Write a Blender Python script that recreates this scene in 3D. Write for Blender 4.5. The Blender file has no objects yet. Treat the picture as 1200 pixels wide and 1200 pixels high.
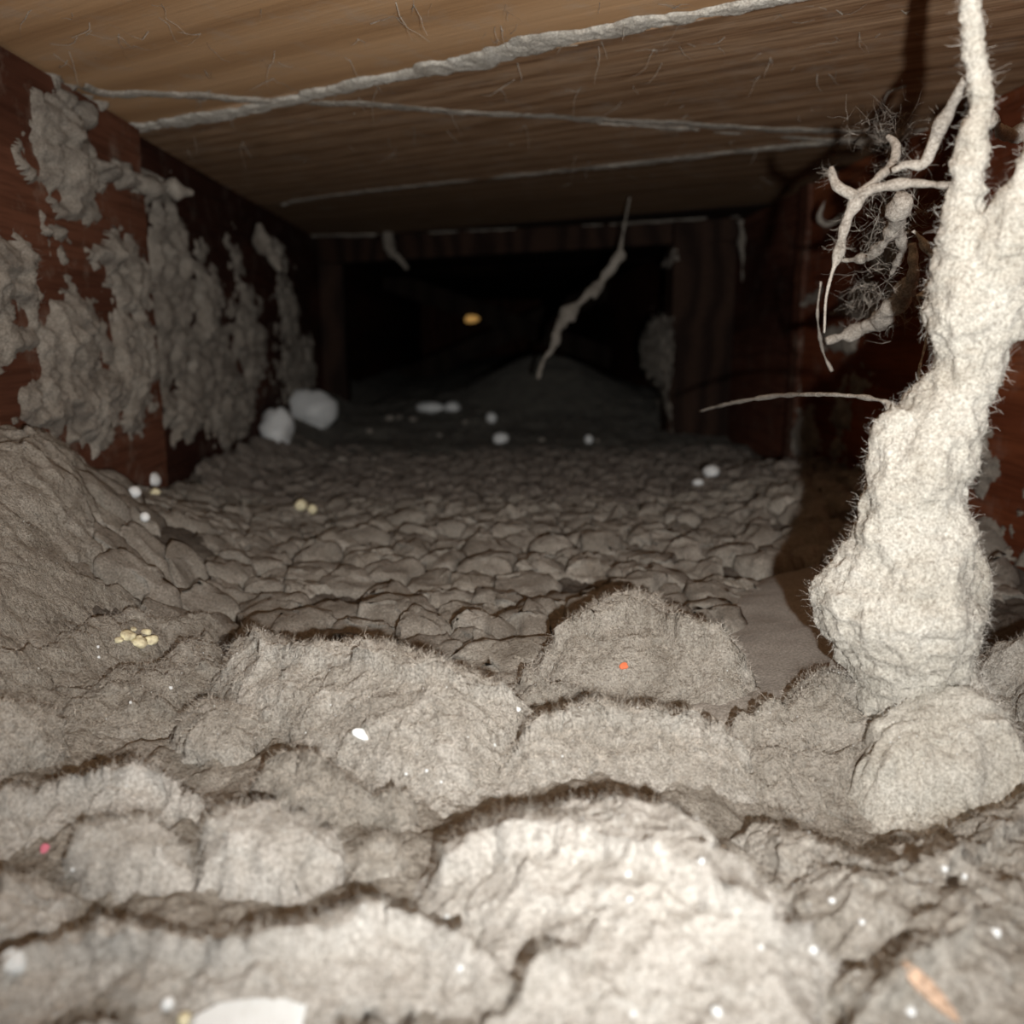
import bpy, math
import numpy as np
from mathutils import Vector, Matrix
RNG = np.random.default_rng(7)
C = bpy.context.scene.collection
S = bpy.context.scene

# ------------------------------------------------------------------ camera, world, flash, exposure
FPX = 1000.0                                   # focal length in pixels of the 1200 px frame
PITCH = math.atan(205 / FPX)
YAW = math.atan(32 / FPX * math.cos(PITCH))
CAM = np.array([0.0, 0.0, 0.10])
cam_d = bpy.data.cameras.new('camera')
cam = bpy.data.objects.new('camera', cam_d); C.objects.link(cam)
cam.location = CAM
cam.rotation_euler = (math.pi / 2 - PITCH, 0, -YAW)
cam_d.sensor_width = 36; cam_d.lens = 36 * FPX / 1200
cam_d.clip_start = 0.005; cam_d.clip_end = 20
cam_d.dof.use_dof = True; cam_d.dof.focus_distance = 0.225; cam_d.dof.aperture_fstop = 13
S.camera = cam

w = bpy.data.worlds.new('world'); S.world = w; w.use_nodes = True
w.node_tree.nodes['Background'].inputs[0].default_value = (0.9, 0.95, 1, 1)
w.node_tree.nodes['Background'].inputs[1].default_value = 0.006

ld = bpy.data.lights.new('flash', 'SPOT'); ld.energy = 4.2; ld.color = (1.0, 0.975, 0.935)
ld.shadow_soft_size = 0.002; ld.spot_size = math.radians(124); ld.spot_blend = 1.0
lamp = bpy.data.objects.new('flash', ld); C.objects.link(lamp)
lamp.location = (0.017, -0.021, 0.0915); lamp.rotation_euler = (math.radians(102), 0, -YAW)

S.view_settings.view_transform = 'Standard'; S.view_settings.look = 'None'
S.view_settings.gamma = 1; S.view_settings.use_curve_mapping = False
S.view_settings.exposure = 0.0

XL, XR, ZC = -0.170, 0.218, 0.200              # joist faces and ceiling height

# ------------------------------------------------------------------ numpy noise
def _h(ix, iy, iz, s):
    h = (ix.astype(np.int64) * 374761393 + iy.astype(np.int64) * 668265263 + iz.astype(np.int64) * 2147483647 + s * 974634777) & 0xFFFFFFFF
    h = ((h ^ (h >> 13)) * 1274126177) & 0xFFFFFFFF
    h = ((h ^ (h >> 15)) * 2246822519) & 0xFFFFFFFF
    return ((h ^ (h >> 16)) & 0xFFFFFF) / float(0xFFFFFF) * 2 - 1
def noise(p, sc, seed=0):
    q = np.asarray(p, float) / sc
    i = np.floor(q); f = q - i; u = f * f * f * (f * (f * 6 - 15) + 10)
    x, y, z = i[..., 0], i[..., 1], i[..., 2]; ux, uy, uz = u[..., 0], u[..., 1], u[..., 2]
    def L(a, b, t): return a + (b - a) * t
    r = [[[_h(x + a, y + b, z + c, seed) for c in (0, 1)] for b in (0, 1)] for a in (0, 1)]
    return L(L(L(r[0][0][0], r[1][0][0], ux), L(r[0][1][0], r[1][1][0], ux), uy),
             L(L(r[0][0][1], r[1][0][1], ux), L(r[0][1][1], r[1][1][1], ux), uy), uz)
def fbm(p, sc, octv=4, seed=0, g=0.5):
    a, t, n = 1.0, 0.0, 0.0
    for k in range(octv):
        t = t + a * noise(p, sc / 2 ** k, seed + k * 17); n += a; a *= g
    return t / n * 1.5
def billow(p, sc, octv=3, seed=0, g=0.5):
    a, t, n = 1.0, 0.0, 0.0
    for k in range(octv):
        t = t + a * (1 - 2 * np.abs(noise(p, sc / 2 ** k, seed + k * 31))); n += a; a *= g
    return t / n
def sstep(a, b, x):
    t = np.clip((x - a) / (b - a), 0, 1); return t * t * (3 - 2 * t)
def P3(x, y, z=0.0):
    x, y = np.broadcast_arrays(np.asarray(x, float), np.asarray(y, float))
    return np.stack([x, y, np.broadcast_to(z, x.shape)], -1)

# ------------------------------------------------------------------ rays of the photograph -> places
_F = np.array([math.sin(YAW) * math.cos(PITCH), math.cos(YAW) * math.cos(PITCH), -math.sin(PITCH)])
_R = np.array([math.cos(YAW), -math.sin(YAW), 0.0]); _U = np.cross(_R, _F)
def ray(px, py): return _F + (px - 600) / FPX * _R - (py - 600) / FPX * _U
def at_depth(px, py, Y):
    d = ray(px, py); return CAM + d * (Y / d[1])
def on_x(px, py, X):
    d = ray(px, py); return CAM + d * (X / d[0])
def on_z(px, py, Z):
    d = ray(px, py); return CAM + d * ((Z - CAM[2]) / d[2])
def bed(x, y):
    """mean level of the dust bed"""
    x = np.asarray(x, float); y = np.asarray(y, float)
    b = 0.008 + 0 * x
    b = b + 0.055 * sstep(-0.085, -0.172, x) * sstep(0.47, 0.27, y)            # bank against the left joist
    b = b + 0.018 * sstep(-0.13, -0.175, x) * sstep(0.30, 0.55, y)
    b = b + 0.016 * sstep(0.10, 0.20, x) * sstep(0.62, 0.50, y) * sstep(0.30, 0.42, y)
    b = b + 0.030 * np.exp(-((x - 0.07) / 0.14) ** 2) * sstep(0.80, 1.0, y)    # distant rise
    b = b + 0.012 * sstep(0.7, 0.9, y)
    b = b - 0.012 * np.exp(-(((x - 0.075) / 0.03) ** 2 + ((y - 0.15) / 0.03) ** 2))
    return b
def on_bed(px, py, off=0.0):
    z = 0.01 + off
    d = ray(px, py)
    for _ in range(25):
        t = (z - CAM[2]) / d[2]; p = CAM + d * t
        z = 0.6 * z + 0.4 * (float(bed(p[0], p[1])) + off)
        z = min(z, 0.09)
    return CAM + d * ((z - CAM[2]) / d[2])

# ------------------------------------------------------------------ object helpers
def mesh_obj(name, v, f, mat=None, parent=None, smooth=True):
    v = np.asarray(v, dtype=np.float32)
    me = bpy.data.meshes.new(name)
    f = np.asarray(f, dtype=np.int32) if not isinstance(f, list) else f
    if isinstance(f, np.ndarray):
        n, k = f.shape
        me.vertices.add(len(v)); me.vertices.foreach_set('co', v.ravel())
        me.loops.add(n * k); me.loops.foreach_set('vertex_index', f.ravel())
        me.polygons.add(n); me.polygons.foreach_set('loop_start', np.arange(0, n * k, k, dtype=np.int32))
        me.update(calc_edges=True)
    else:
        me.from_pydata([tuple(map(float, a)) for a in v], [], f)
    if smooth: me.polygons.foreach_set('use_smooth', np.ones(len(me.polygons), bool))
    me.update()
    if mat: me.materials.append(mat)
    o = bpy.data.objects.new(name, me); C.objects.link(o)
    if parent: o.parent = parent
    return o
def tag(o, label=None, cat=None, group=None, kind=None):
    for k, val in (('label', label), ('category', cat), ('group', group), ('kind', kind)):
        if val: o[k] = val
    return o
def child(o, parent):
    o.parent = parent; return o
def empty(name, loc):
    o = bpy.data.objects.new(name, None); o.location = loc; o.empty_display_size = 0.01; C.objects.link(o)
    return o
def settle(o, parent):
    """parent a world-space mesh to an Empty that stands at a place"""
    o.parent = parent; o.location = -Vector(parent.location); return o
def grid_faces(nu, nv, keep=None):
    i = np.arange(nu * nv).reshape(nu, nv)
    f = np.stack([i[:-1, :-1], i[1:, :-1], i[1:, 1:], i[:-1, 1:]], -1).reshape(-1, 4)
    if keep is not None:
        k = keep.reshape(-1); f = f[k[f].all(1)]
    return f
def compact(v, f):
    used = np.zeros(len(v), bool); used[f.ravel()] = True
    m = np.cumsum(used) - 1
    return v[used], m[f], used
def grid_normals(g):
    du = np.gradient(g, axis=0); dv = np.gradient(g, axis=1)
    n = np.cross(du, dv); n /= np.linalg.norm(n, axis=-1, keepdims=True) + 1e-12
    return n

# ------------------------------------------------------------------ materials
def new_mat(name):
    m = bpy.data.materials.new(name); m.use_nodes = True
    nt = m.node_tree; b = nt.nodes['Principled BSDF']
    return m, nt, b
def N(nt, t, **kw):
    n = nt.nodes.new(t)
    for k, v in kw.items():
        if k in n.inputs: n.inputs[k].default_value = v
        else: setattr(n, k, v)
    return n
def ramp(nt, src, stops):
    r = nt.nodes.new('ShaderNodeValToRGB'); e = r.color_ramp.elements
    while len(e) < len(stops): e.new(0.5)
    for el, (p, c) in zip(e, stops): el.position = p; el.color = (*c, 1)
    nt.links.new(src, r.inputs[0]); return r
def geo_pos(nt):
    return nt.nodes.new('ShaderNodeNewGeometry').outputs['Position']
def dust_mat(name, c1, c2, c3, bump=0.5, fleck=0.5):
    m, nt, b = new_mat(name); L = nt.links.new
    pos = geo_pos(nt)
    n1 = N(nt, 'ShaderNodeTexNoise', Scale=75.0, Detail=5.0, Roughness=0.6); L(pos, n1.inputs['Vector'])
    n2 = N(nt, 'ShaderNodeTexNoise', Scale=1500.0, Detail=4.0, Roughness=0.75); L(pos, n2.inputs['Vector'])
    n3 = N(nt, 'ShaderNodeTexNoise', Scale=500.0, Detail=3.0, Roughness=0.7); L(pos, n3.inputs['Vector'])
    r1 = ramp(nt, n1.outputs[0], [(0.30, c1), (0.5, c2), (0.70, c3)])
    mx = N(nt, 'ShaderNodeMix', data_type='RGBA', blend_type='MULTIPLY')
    mx.inputs[0].default_value = 1.0
    r2 = ramp(nt, n2.outputs[0], [(0.33, (0.50, 0.475, 0.45)), (0.56, (1, 1, 1)), (0.70, (1.3, 1.3, 1.3))])
    L(r1.outputs[0], mx.inputs[6]); L(r2.outputs[0], mx.inputs[7]); L(mx.outputs[2], b.inputs['Base Color'])
    mf = N(nt, 'ShaderNodeMix', data_type='RGBA', blend_type='MULTIPLY'); mf.inputs[0].default_value = min(1.0, bump)
    n4 = N(nt, 'ShaderNodeTexNoise', Scale=330.0, Detail=6.0, Roughness=0.65, Distortion=1.5); L(pos, n4.inputs['Vector'])
    r4 = ramp(nt, n4.outputs[0], [(0.34, (0.58, 0.55, 0.52)), (0.47, (1, 1, 1)), (0.75, (1.1, 1.1, 1.1))])
    L(mx.outputs[2], mf.inputs[6]); L(r4.outputs[0], mf.inputs[7]); L(mf.outputs[2], b.inputs['Base Color'])
    b.inputs['Roughness'].default_value = 1.0; b.inputs['Specular IOR Level'].default_value = 0.05
    b.inputs['Sheen Weight'].default_value = 0.08; b.inputs['Sheen Roughness'].default_value = 0.6
    ad = N(nt, 'ShaderNodeMath', operation='ADD'); L(n2.outputs[0], ad.inputs[0]); L(n3.outputs[0], ad.inputs[1])
    bp = N(nt, 'ShaderNodeBump', Strength=bump, Distance=0.0014); L(ad.outputs[0], bp.inputs['Height'])
    L(bp.outputs[0], b.inputs['Normal'])
    return m
M = {}
M['cream'] = dust_mat('dust_cream', (0.50, 0.465, 0.41), (0.64, 0.605, 0.545), (0.74, 0.705, 0.645), 1.0)
M['pale'] = dust_mat('dust_pale', (0.50, 0.475, 0.435), (0.60, 0.575, 0.535), (0.68, 0.66, 0.62), 0.7)
M['felt'] = dust_mat('dust_felt', (0.38, 0.345, 0.295), (0.51, 0.47, 0.41), (0.60, 0.56, 0.50), 1.0)
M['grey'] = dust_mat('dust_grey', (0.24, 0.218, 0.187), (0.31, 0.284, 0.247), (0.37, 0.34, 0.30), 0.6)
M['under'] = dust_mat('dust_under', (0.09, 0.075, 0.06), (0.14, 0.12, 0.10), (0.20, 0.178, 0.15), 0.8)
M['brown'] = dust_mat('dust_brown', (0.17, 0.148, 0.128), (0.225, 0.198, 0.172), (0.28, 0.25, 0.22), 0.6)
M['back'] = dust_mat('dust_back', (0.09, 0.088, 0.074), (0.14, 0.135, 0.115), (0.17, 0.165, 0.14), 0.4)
M['smooth'] = dust_mat('dust_smooth', (0.29, 0.267, 0.237), (0.325, 0.30, 0.268), (0.35, 0.325, 0.293), 0.12)
M['white'] = dust_mat('lint_white', (0.44, 0.415, 0.36), (0.545, 0.525, 0.47), (0.61, 0.595, 0.545), 0.5)
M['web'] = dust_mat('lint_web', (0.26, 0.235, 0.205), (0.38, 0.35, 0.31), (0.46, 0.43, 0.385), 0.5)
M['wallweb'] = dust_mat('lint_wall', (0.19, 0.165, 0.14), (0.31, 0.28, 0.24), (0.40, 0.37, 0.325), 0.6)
def flat_mat(name, c, rough=0.8, spec=0.3, emit=0, metal=0, vary=0.15, sc=300.0):
    m, nt, b = new_mat(name); L = nt.links.new
    pos = geo_pos(nt); n = N(nt, 'ShaderNodeTexNoise', Scale=sc, Detail=3.0); L(pos, n.inputs['Vector'])
    r = ramp(nt, n.outputs[0], [(0.3, tuple(x * (1 - vary) for x in c)), (0.7, tuple(min(1, x * (1 + vary)) for x in c))])
    L(r.outputs[0], b.inputs['Base Color']); b.inputs['Roughness'].default_value = rough
    b.inputs['Specular IOR Level'].default_value = spec; b.inputs['Metallic'].default_value = metal
    bp = N(nt, 'ShaderNodeBump', Strength=0.3, Distance=0.0005); L(n.outputs[0], bp.inputs['Height']); L(bp.outputs[0], b.inputs['Normal'])
    if emit:
        b.inputs['Emission Color'].default_value = (*c, 1); b.inputs['Emission Strength'].default_value = emit
    return m
M['foam'] = flat_mat('polystyrene', (0.80, 0.83, 0.84), 0.5, 0.4, vary=0.05)
M['glass'] = flat_mat('glossy_white', (0.85, 0.90, 0.92), 0.15, 0.6, vary=0.02)
M['amber'] = flat_mat('amber_glint', (1.0, 0.55, 0.16), 0.5, 0.3, emit=0.30)  # emission paints the amber glint, not a lamp
M['fibre'] = flat_mat('fibre', (0.52, 0.48, 0.425), 0.9, 0.1, vary=0.55, sc=500)
M['fibre_dark'] = flat_mat('fibre_dark', (0.17, 0.135, 0.11), 0.9, 0.1)
M['fibre_pale'] = flat_mat('fibre_pale', (0.66, 0.635, 0.585), 0.9, 0.2, vary=0.3, sc=500)
M['chip_brown'] = flat_mat('chip_brown', (0.46, 0.32, 0.23), 0.7, 0.3, vary=0.5, sc=900)
M['chip_red'] = flat_mat('chip_red', (0.62, 0.16, 0.07), 0.7)
M['chip_pink'] = flat_mat('chip_pink', (0.75, 0.22, 0.30), 0.7)
M['crumb'] = flat_mat('crumb', (0.80, 0.70, 0.48), 0.6, vary=0.35, sc=700)
M['plaster'] = dust_mat('plaster', (0.50, 0.46, 0.40), (0.68, 0.65, 0.58), (0.75, 0.73, 0.67), 0.6)
M['plaster_dim'] = dust_mat('plaster_dim', (0.28, 0.25, 0.21), (0.40, 0.365, 0.315), (0.50, 0.465, 0.41), 0.6)
def wood_mat(name, c1, c2, c3, ang=0.0, axis='Z', sc=1.0, line=0.5, bump=0.3, dirt=(0.5, 0.47, 0.42), dirt_amt=0.0, fine=420.0):
    """grain runs along local X after rotating by ang about the axis"""
    m, nt, b = new_mat(name); L = nt.links.new
    pos = geo_pos(nt)
    mp = N(nt, 'ShaderNodeMapping'); L(pos, mp.inputs['Vector'])
    mp.inputs['Rotation'].default_value = (0, 0, ang) if axis == 'Z' else (0, 0, math.pi / 2)
    st = N(nt, 'ShaderNodeMapping'); st.inputs['Scale'].default_value = (0.06, 1, 1); L(mp.outputs[0], st.inputs['Vector'])
    n0 = N(nt, 'ShaderNodeTexNoise', Scale=16.0 * sc, Detail=2.0); L(st.outputs[0], n0.inputs['Vector'])
    n1 = N(nt, 'ShaderNodeTexNoise', Scale=fine * sc, Detail=4.0, Roughness=0.6); L(st.outputs[0], n1.inputs['Vector'])
    wv = N(nt, 'ShaderNodeTexWave', Scale=9.0 * sc, Distortion=7.0, Detail=2.0); wv.bands_direction = 'Y'
    wv.inputs['Detail Scale'].default_value = 1.2
    st2 = N(nt, 'ShaderNodeMapping'); st2.inputs['Scale'].default_value = (0.22, 1.6, 1); L(mp.outputs[0], st2.inputs['Vector'])
    L(st2.outputs[0], wv.inputs['Vector'])
    r0 = ramp(nt, wv.outputs['Fac'], [(0.0, c1), (0.45, c2), (1.0, c3)])
    mx = N(nt, 'ShaderNodeMix', data_type='RGBA', blend_type='MULTIPLY'); mx.inputs[0].default_value = line
    r1 = ramp(nt, n1.outputs[0], [(0.36, (0.45, 0.40, 0.36)), (0.56, (1, 1, 1)), (0.8, (1.15, 1.12, 1.1))])
    L(r0.outputs[0], mx.inputs[6]); L(r1.outputs[0], mx.inputs[7])
    mx2 = N(nt, 'ShaderNodeMix', data_type='RGBA', blend_type='MULTIPLY'); mx2.inputs[0].default_value = 0.6
    r2 = ramp(nt, n0.outputs[0], [(0.3, (0.7, 0.66, 0.62)), (0.7, (1.1, 1.1, 1.1))]); L(mx.outputs[2], mx2.inputs[6]); L(r2.outputs[0], mx2.inputs[7])
    nd = N(nt, 'ShaderNodeTexNoise', Scale=45.0, Detail=8.0, Roughness=0.7); L(pos, nd.inputs['Vector'])
    rd = ramp(nt, nd.outputs[0], [(0.52, (0, 0, 0)), (0.72, (dirt_amt,) * 3)])
    mx3 = N(nt, 'ShaderNodeMix', data_type='RGBA'); L(rd.outputs[0], mx3.inputs[0]); L(mx2.outputs[2], mx3.inputs[6]); mx3.inputs[7].default_value = (*dirt, 1)
    L(mx3.outputs[2], b.inputs['Base Color']); b.inputs['Roughness'].default_value = 0.75
    b.inputs['Specular IOR Level'].default_value = 0.15
    bp = N(nt, 'ShaderNodeBump', Strength=bump, Distance=0.0008); L(n1.outputs[0], bp.inputs['Height']); L(bp.outputs[0], b.inputs['Normal'])
    return m
GR = math.atan2(0.169, 0.261)                   # planks run to the right and towards the camera
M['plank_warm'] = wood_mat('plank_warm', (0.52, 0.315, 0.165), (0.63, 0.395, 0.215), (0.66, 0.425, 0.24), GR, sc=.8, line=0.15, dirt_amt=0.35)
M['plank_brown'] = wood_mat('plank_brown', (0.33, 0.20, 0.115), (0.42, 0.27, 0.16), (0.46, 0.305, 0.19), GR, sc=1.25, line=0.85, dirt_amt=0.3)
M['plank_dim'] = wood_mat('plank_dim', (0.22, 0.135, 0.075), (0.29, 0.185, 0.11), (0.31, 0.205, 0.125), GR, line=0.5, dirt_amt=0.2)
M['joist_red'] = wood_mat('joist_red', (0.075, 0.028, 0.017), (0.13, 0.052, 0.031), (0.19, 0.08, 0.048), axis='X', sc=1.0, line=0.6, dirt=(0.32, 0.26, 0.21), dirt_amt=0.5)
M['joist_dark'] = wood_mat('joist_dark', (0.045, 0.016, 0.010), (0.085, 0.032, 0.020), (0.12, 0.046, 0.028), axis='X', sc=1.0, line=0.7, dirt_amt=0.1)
M['joist_right'] = wood_mat('joist_right', (0.15, 0.042, 0.018), (0.27, 0.085, 0.034), (0.36, 0.12, 0.052), axis='X', sc=1.0, line=0.6, dirt_amt=0.12)
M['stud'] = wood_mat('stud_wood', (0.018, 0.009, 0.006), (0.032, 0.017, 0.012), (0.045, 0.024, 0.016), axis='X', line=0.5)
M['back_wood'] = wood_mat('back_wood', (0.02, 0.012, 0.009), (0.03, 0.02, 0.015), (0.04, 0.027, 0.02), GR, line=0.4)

# ------------------------------------------------------------------ fibres
def fibres(name, pts, nrm, n, length, width, mat, parent, curl=0.8, lean=(0, 0, 0), seg=4):
    idx = RNG.integers(0, len(pts), n)
    p = pts[idx].copy(); d = nrm[idx] * 0.7 + RNG.normal(0, 0.55, (n, 3)) + np.array(lean)
    d /= np.linalg.norm(d, axis=1, keepdims=True)
    ln = length * RNG.uniform(0.35, 1.5, (n, 1)) / seg
    side = np.cross(d, RNG.normal(0, 1, (n, 3))); side /= np.linalg.norm(side, axis=1, keepdims=True) + 1e-9
    bend = RNG.normal(0, curl, (n, 3))
    V = np.zeros((n, seg + 1, 2, 3)); wd = width * RNG.uniform(0.6, 1.3, (n, 1))
    p = p - d * ln * 0.3
    for k in range(seg + 1):
        t = 1 - 0.7 * k / seg
        V[:, k, 0] = p - side * wd * t * 0.5; V[:, k, 1] = p + side * wd * t * 0.5
        p = p + d * ln
        d = d + bend * (1.0 / seg) + RNG.normal(0, curl * 0.35, (n, 3)); d /= np.linalg.norm(d, axis=1, keepdims=True)
    b = (np.arange(n) * (seg + 1) * 2)[:, None, None]
    k = (np.arange(seg) * 2)[None, :, None]
    F = (b + k + np.array([0, 1, 3, 2])[None, None, :]).reshape(-1, 4)
    o = mesh_obj(name, V.reshape(-1, 3), F, mat)
    if parent is not None:
        settle(o, parent) if parent.type == 'EMPTY' else child(o, parent)
    o['kind'] = 'stuff'
    return o

def blob(name, loc, size, mat, parent=None, seed=0, amp=0.25, nsc=0.6, nu=16, nv=10, rot=None, faceted=False):
    """a lumpy pebble; object origin at its centre"""
    th = np.linspace(0, 2 * np.pi, nu, endpoint=False); ph = np.linspace(0, np.pi, nv + 2)[1:-1]
    T, Ph = np.meshgrid(th, ph, indexing='ij')
    u = np.stack([np.cos(T) * np.sin(Ph), np.sin(T) * np.sin(Ph), np.cos(Ph)], -1)
    r = 1 + amp * fbm(u + seed * 7.3, nsc * 1.6, 3, seed)
    v = (u * r[..., None] * np.array(size) * 0.5).reshape(-1, 3)
    top = np.array([[0, 0, size[2] * 0.5]]); bot = -top
    v = np.vstack([v, top, bot]); f = []
    for i in range(nu):
        j = (i + 1) % nu
        for k in range(nv - 1): f.append((i * nv + k, i * nv + k + 1, j * nv + k + 1, j * nv + k))
        f.append((nu * nv, i * nv, j * nv)); f.append((nu * nv + 1, j * nv + nv - 1, i * nv + nv - 1))
    if rot: v = v @ np.array(Matrix.Rotation(rot[1], 3, rot[0])).T
    o = mesh_obj(name, v, f, mat, parent, smooth=not faceted); o.location = loc
    return o

# ------------------------------------------------------------------ strands: noisy tubes, optionally fused
def catmull(pts, n):
    pts = np.asarray(pts, float); out = []
    P_ = np.vstack([2 * pts[0] - pts[1], pts, 2 * pts[-1] - pts[-2]])
    for i in range(1, len(P_) - 2):
        for t in np.linspace(0, 1, n, endpoint=False):
            a, b, c, d = P_[i - 1:i + 3]
            out.append(0.5 * (2 * b + (c - a) * t + (2 * a - 5 * b + 4 * c - d) * t * t + (3 * b - a - 3 * c + d) * t ** 3))
    out.append(P_[-2]); return np.array(out)
def tube_arrays(pts, rad, n=6, sides=8, rough=0.25, nsc=0.006, seed=0):
    q = catmull(np.c_[pts, rad], n); p = q[:, :3]; r = np.maximum(q[:, 3], 1e-5)
    tan = np.gradient(p, axis=0); tan /= np.linalg.norm(tan, axis=1, keepdims=True) + 1e-12
    ref = np.array([0.3, 1, 0.2]); a = np.cross(tan, ref); a /= np.linalg.norm(a, axis=1, keepdims=True) + 1e-12
    b = np.cross(tan, a); th = np.linspace(0, 2 * np.pi, sides, endpoint=False)
    u = a[:, None] * np.cos(th)[None, :, None] + b[:, None] * np.sin(th)[None, :, None]
    v0 = p[:, None] + u * r[:, None, None]
    k = 1 + rough * fbm(v0, nsc, 3, seed) + rough * 0.8 * noise(np.repeat(p[:, None], sides, 1), nsc * 0.8, seed + 5)
    v = p[:, None] + u * (r[:, None] * k)[..., None]
    m = len(p); f = []
    for i in range(m - 1):
        for j in range(sides):
            jj = (j + 1) % sides; f.append((i * sides + j, i * sides + jj, (i + 1) * sides + jj, (i + 1) * sides + j))
    f.append(tuple(range(sides - 1, -1, -1))); f.append(tuple((m - 1) * sides + j for j in range(sides)))
    return v.reshape(-1, 3), f
def tubes_obj(name, paths, mat, parent=None, **kw):
    V, F, n = [], [], 0
    for i, (pts, rad) in enumerate(paths):
        v, f = tube_arrays(pts, rad, seed=i * 3 + kw.get('seed', 0), **{k: x for k, x in kw.items() if k != 'seed'})
        V.append(v); F += [tuple(a + n for a in q) for q in f]; n += len(v)
    o = mesh_obj(name, np.vstack(V), F, mat)
    if parent is not None:
        settle(o, parent) if parent.type == 'EMPTY' else child(o, parent)
    return o
def px_path(items):
    """items: (px, py, depth, width in px) -> points, radii"""
    pts = [at_depth(a, b, c) for a, b, c, _ in items]
    rad = [d / FPX * np.linalg.norm(p - CAM) * 0.5 for (_, _, _, d), p in zip(items, pts)]
    return pts, rad
def fused(name, paths, voxel, mat, parent=None, amp=0.001, nsc=0.005, seed=0, sides=12, amp2=0.0003):
    """union of fat tubes remeshed into one lumpy skin"""
    o = tubes_obj('raw', paths, None, None, sides=sides, rough=0.22, nsc=0.012, seed=seed)
    md = o.modifiers.new('r', 'REMESH'); md.mode = 'VOXEL'; md.voxel_size = voxel
    dg = bpy.context.evaluated_depsgraph_get(); ev = o.evaluated_get(dg); me = bpy.data.meshes.new_from_object(ev)
    n = len(me.vertices); v = np.zeros(n * 3, np.float32); me.vertices.foreach_get('co', v); v = v.reshape(-1, 3).astype(float)
    nn = np.zeros(n * 3, np.float32); me.vertices.foreach_get('normal', nn); nn = nn.reshape(-1, 3).astype(float)
    v = v + nn * (amp * billow(v, nsc, 3, seed) + amp2 * fbm(v, nsc * 0.2, 3, seed + 9))[:, None]
    me.vertices.foreach_set('co', v.astype(np.float32).ravel()); me.update()
    me.polygons.foreach_set('use_smooth', np.ones(len(me.polygons), bool))
    old = o.data; bpy.data.objects.remove(o); bpy.data.meshes.remove(old)
    me.materials.clear(); me.materials.append(mat)
    q = bpy.data.objects.new(name, me); C.objects.link(q)
    if parent is not None: settle(q, parent)
    return q, v, nn

# ================================================================== SETTING
# ---- ceiling: diagonal planks cut out of the area between the joists
def clip(poly, n, c):
    """keep the side n.p <= c"""
    out = []
    for i in range(len(poly)):
        a, b = poly[i], poly[(i + 1) % len(poly)]
        da, db = n @ a - c, n @ b - c
        if da <= 0: out.append(a)
        if (da < 0) != (db < 0): out.append(a + (b - a) * da / (da - db))
    return out
def prism(name, poly, z0, z1, mat, parent, bev=0.0015):
    n = len(poly); c = np.mean(poly, 0)
    lo = [np.array([*(c + (p - c) * (1 - bev / 0.1)), z0]) for p in poly]
    md = [np.array([*p, z0 + bev]) for p in poly]; hi = [np.array([*p, z1]) for p in poly]
    f = [tuple(range(n))]
    for i in range(n):
        j = (i + 1) % n
        f += [(i, i + n, j + n, j), (i + n, i + 2 * n, j + 2 * n, j + n)]
    f.append(tuple(2 * n + i for i in reversed(range(n))))
    return mesh_obj(name, lo + md + hi, f, mat, parent, smooth=False)
area = [np.array(p) for p in ((XL - 0.03, -0.2), (XR + 0.03, -0.2), (XR + 0.03, 2.6), (XL - 0.03, 2.6))]
zc = ZC + 0.02
ceil = mesh_obj('ceiling', [(XL - .05, -.2, zc + .001), (XR + .05, -.2, zc + .001), (XR + .05, 2.6, zc + .001), (XL - .05, 2.6, zc + .001),
                            (XL - .05, -.2, zc + .012), (XR + .05, -.2, zc + .012), (XR + .05, 2.6, zc + .012), (XL - .05, 2.6, zc + .012)],
                [(0, 3, 2, 1), (4, 5, 6, 7), (0, 1, 5, 4), (1, 2, 6, 5), (2, 3, 7, 6), (3, 0, 4, 7)], M['back_wood'], smooth=False)
tag(ceil, 'underside of diagonal wooden floor planks seen from below', kind='structure')
A0, A1 = on_z(160, 150, ZC)[:2], on_z(920, 0, ZC)[:2]
C0, C1 = on_z(370, 230, ZC)[:2], on_z(950, 170, ZC)[:2]
nd = np.array([A0[1] - A1[1], A1[0] - A0[0]]); nd /= np.linalg.norm(nd)       # away from the camera
cA, cC = nd @ A0, nd @ ((C0 + C1) / 2)
pw = cC - cA
edges = [cA - 2 * pw, cA - pw, cA, cC] + [cC + pw * k for k in range(1, 9)]
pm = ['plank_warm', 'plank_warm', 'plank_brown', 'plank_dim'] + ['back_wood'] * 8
for k in range(len(edges) - 1):
    pl = clip(clip(area, nd, edges[k + 1] - 0.0012), -nd, -(edges[k] + 0.0012))
    if len(pl) > 2:
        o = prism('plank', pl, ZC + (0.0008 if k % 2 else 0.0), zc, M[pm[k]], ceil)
        if k == 1: tag(o, 'warm tan smooth plank with wavy grain')
        if k == 2: tag(o, 'brown plank with fine dark grain lines')

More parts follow.
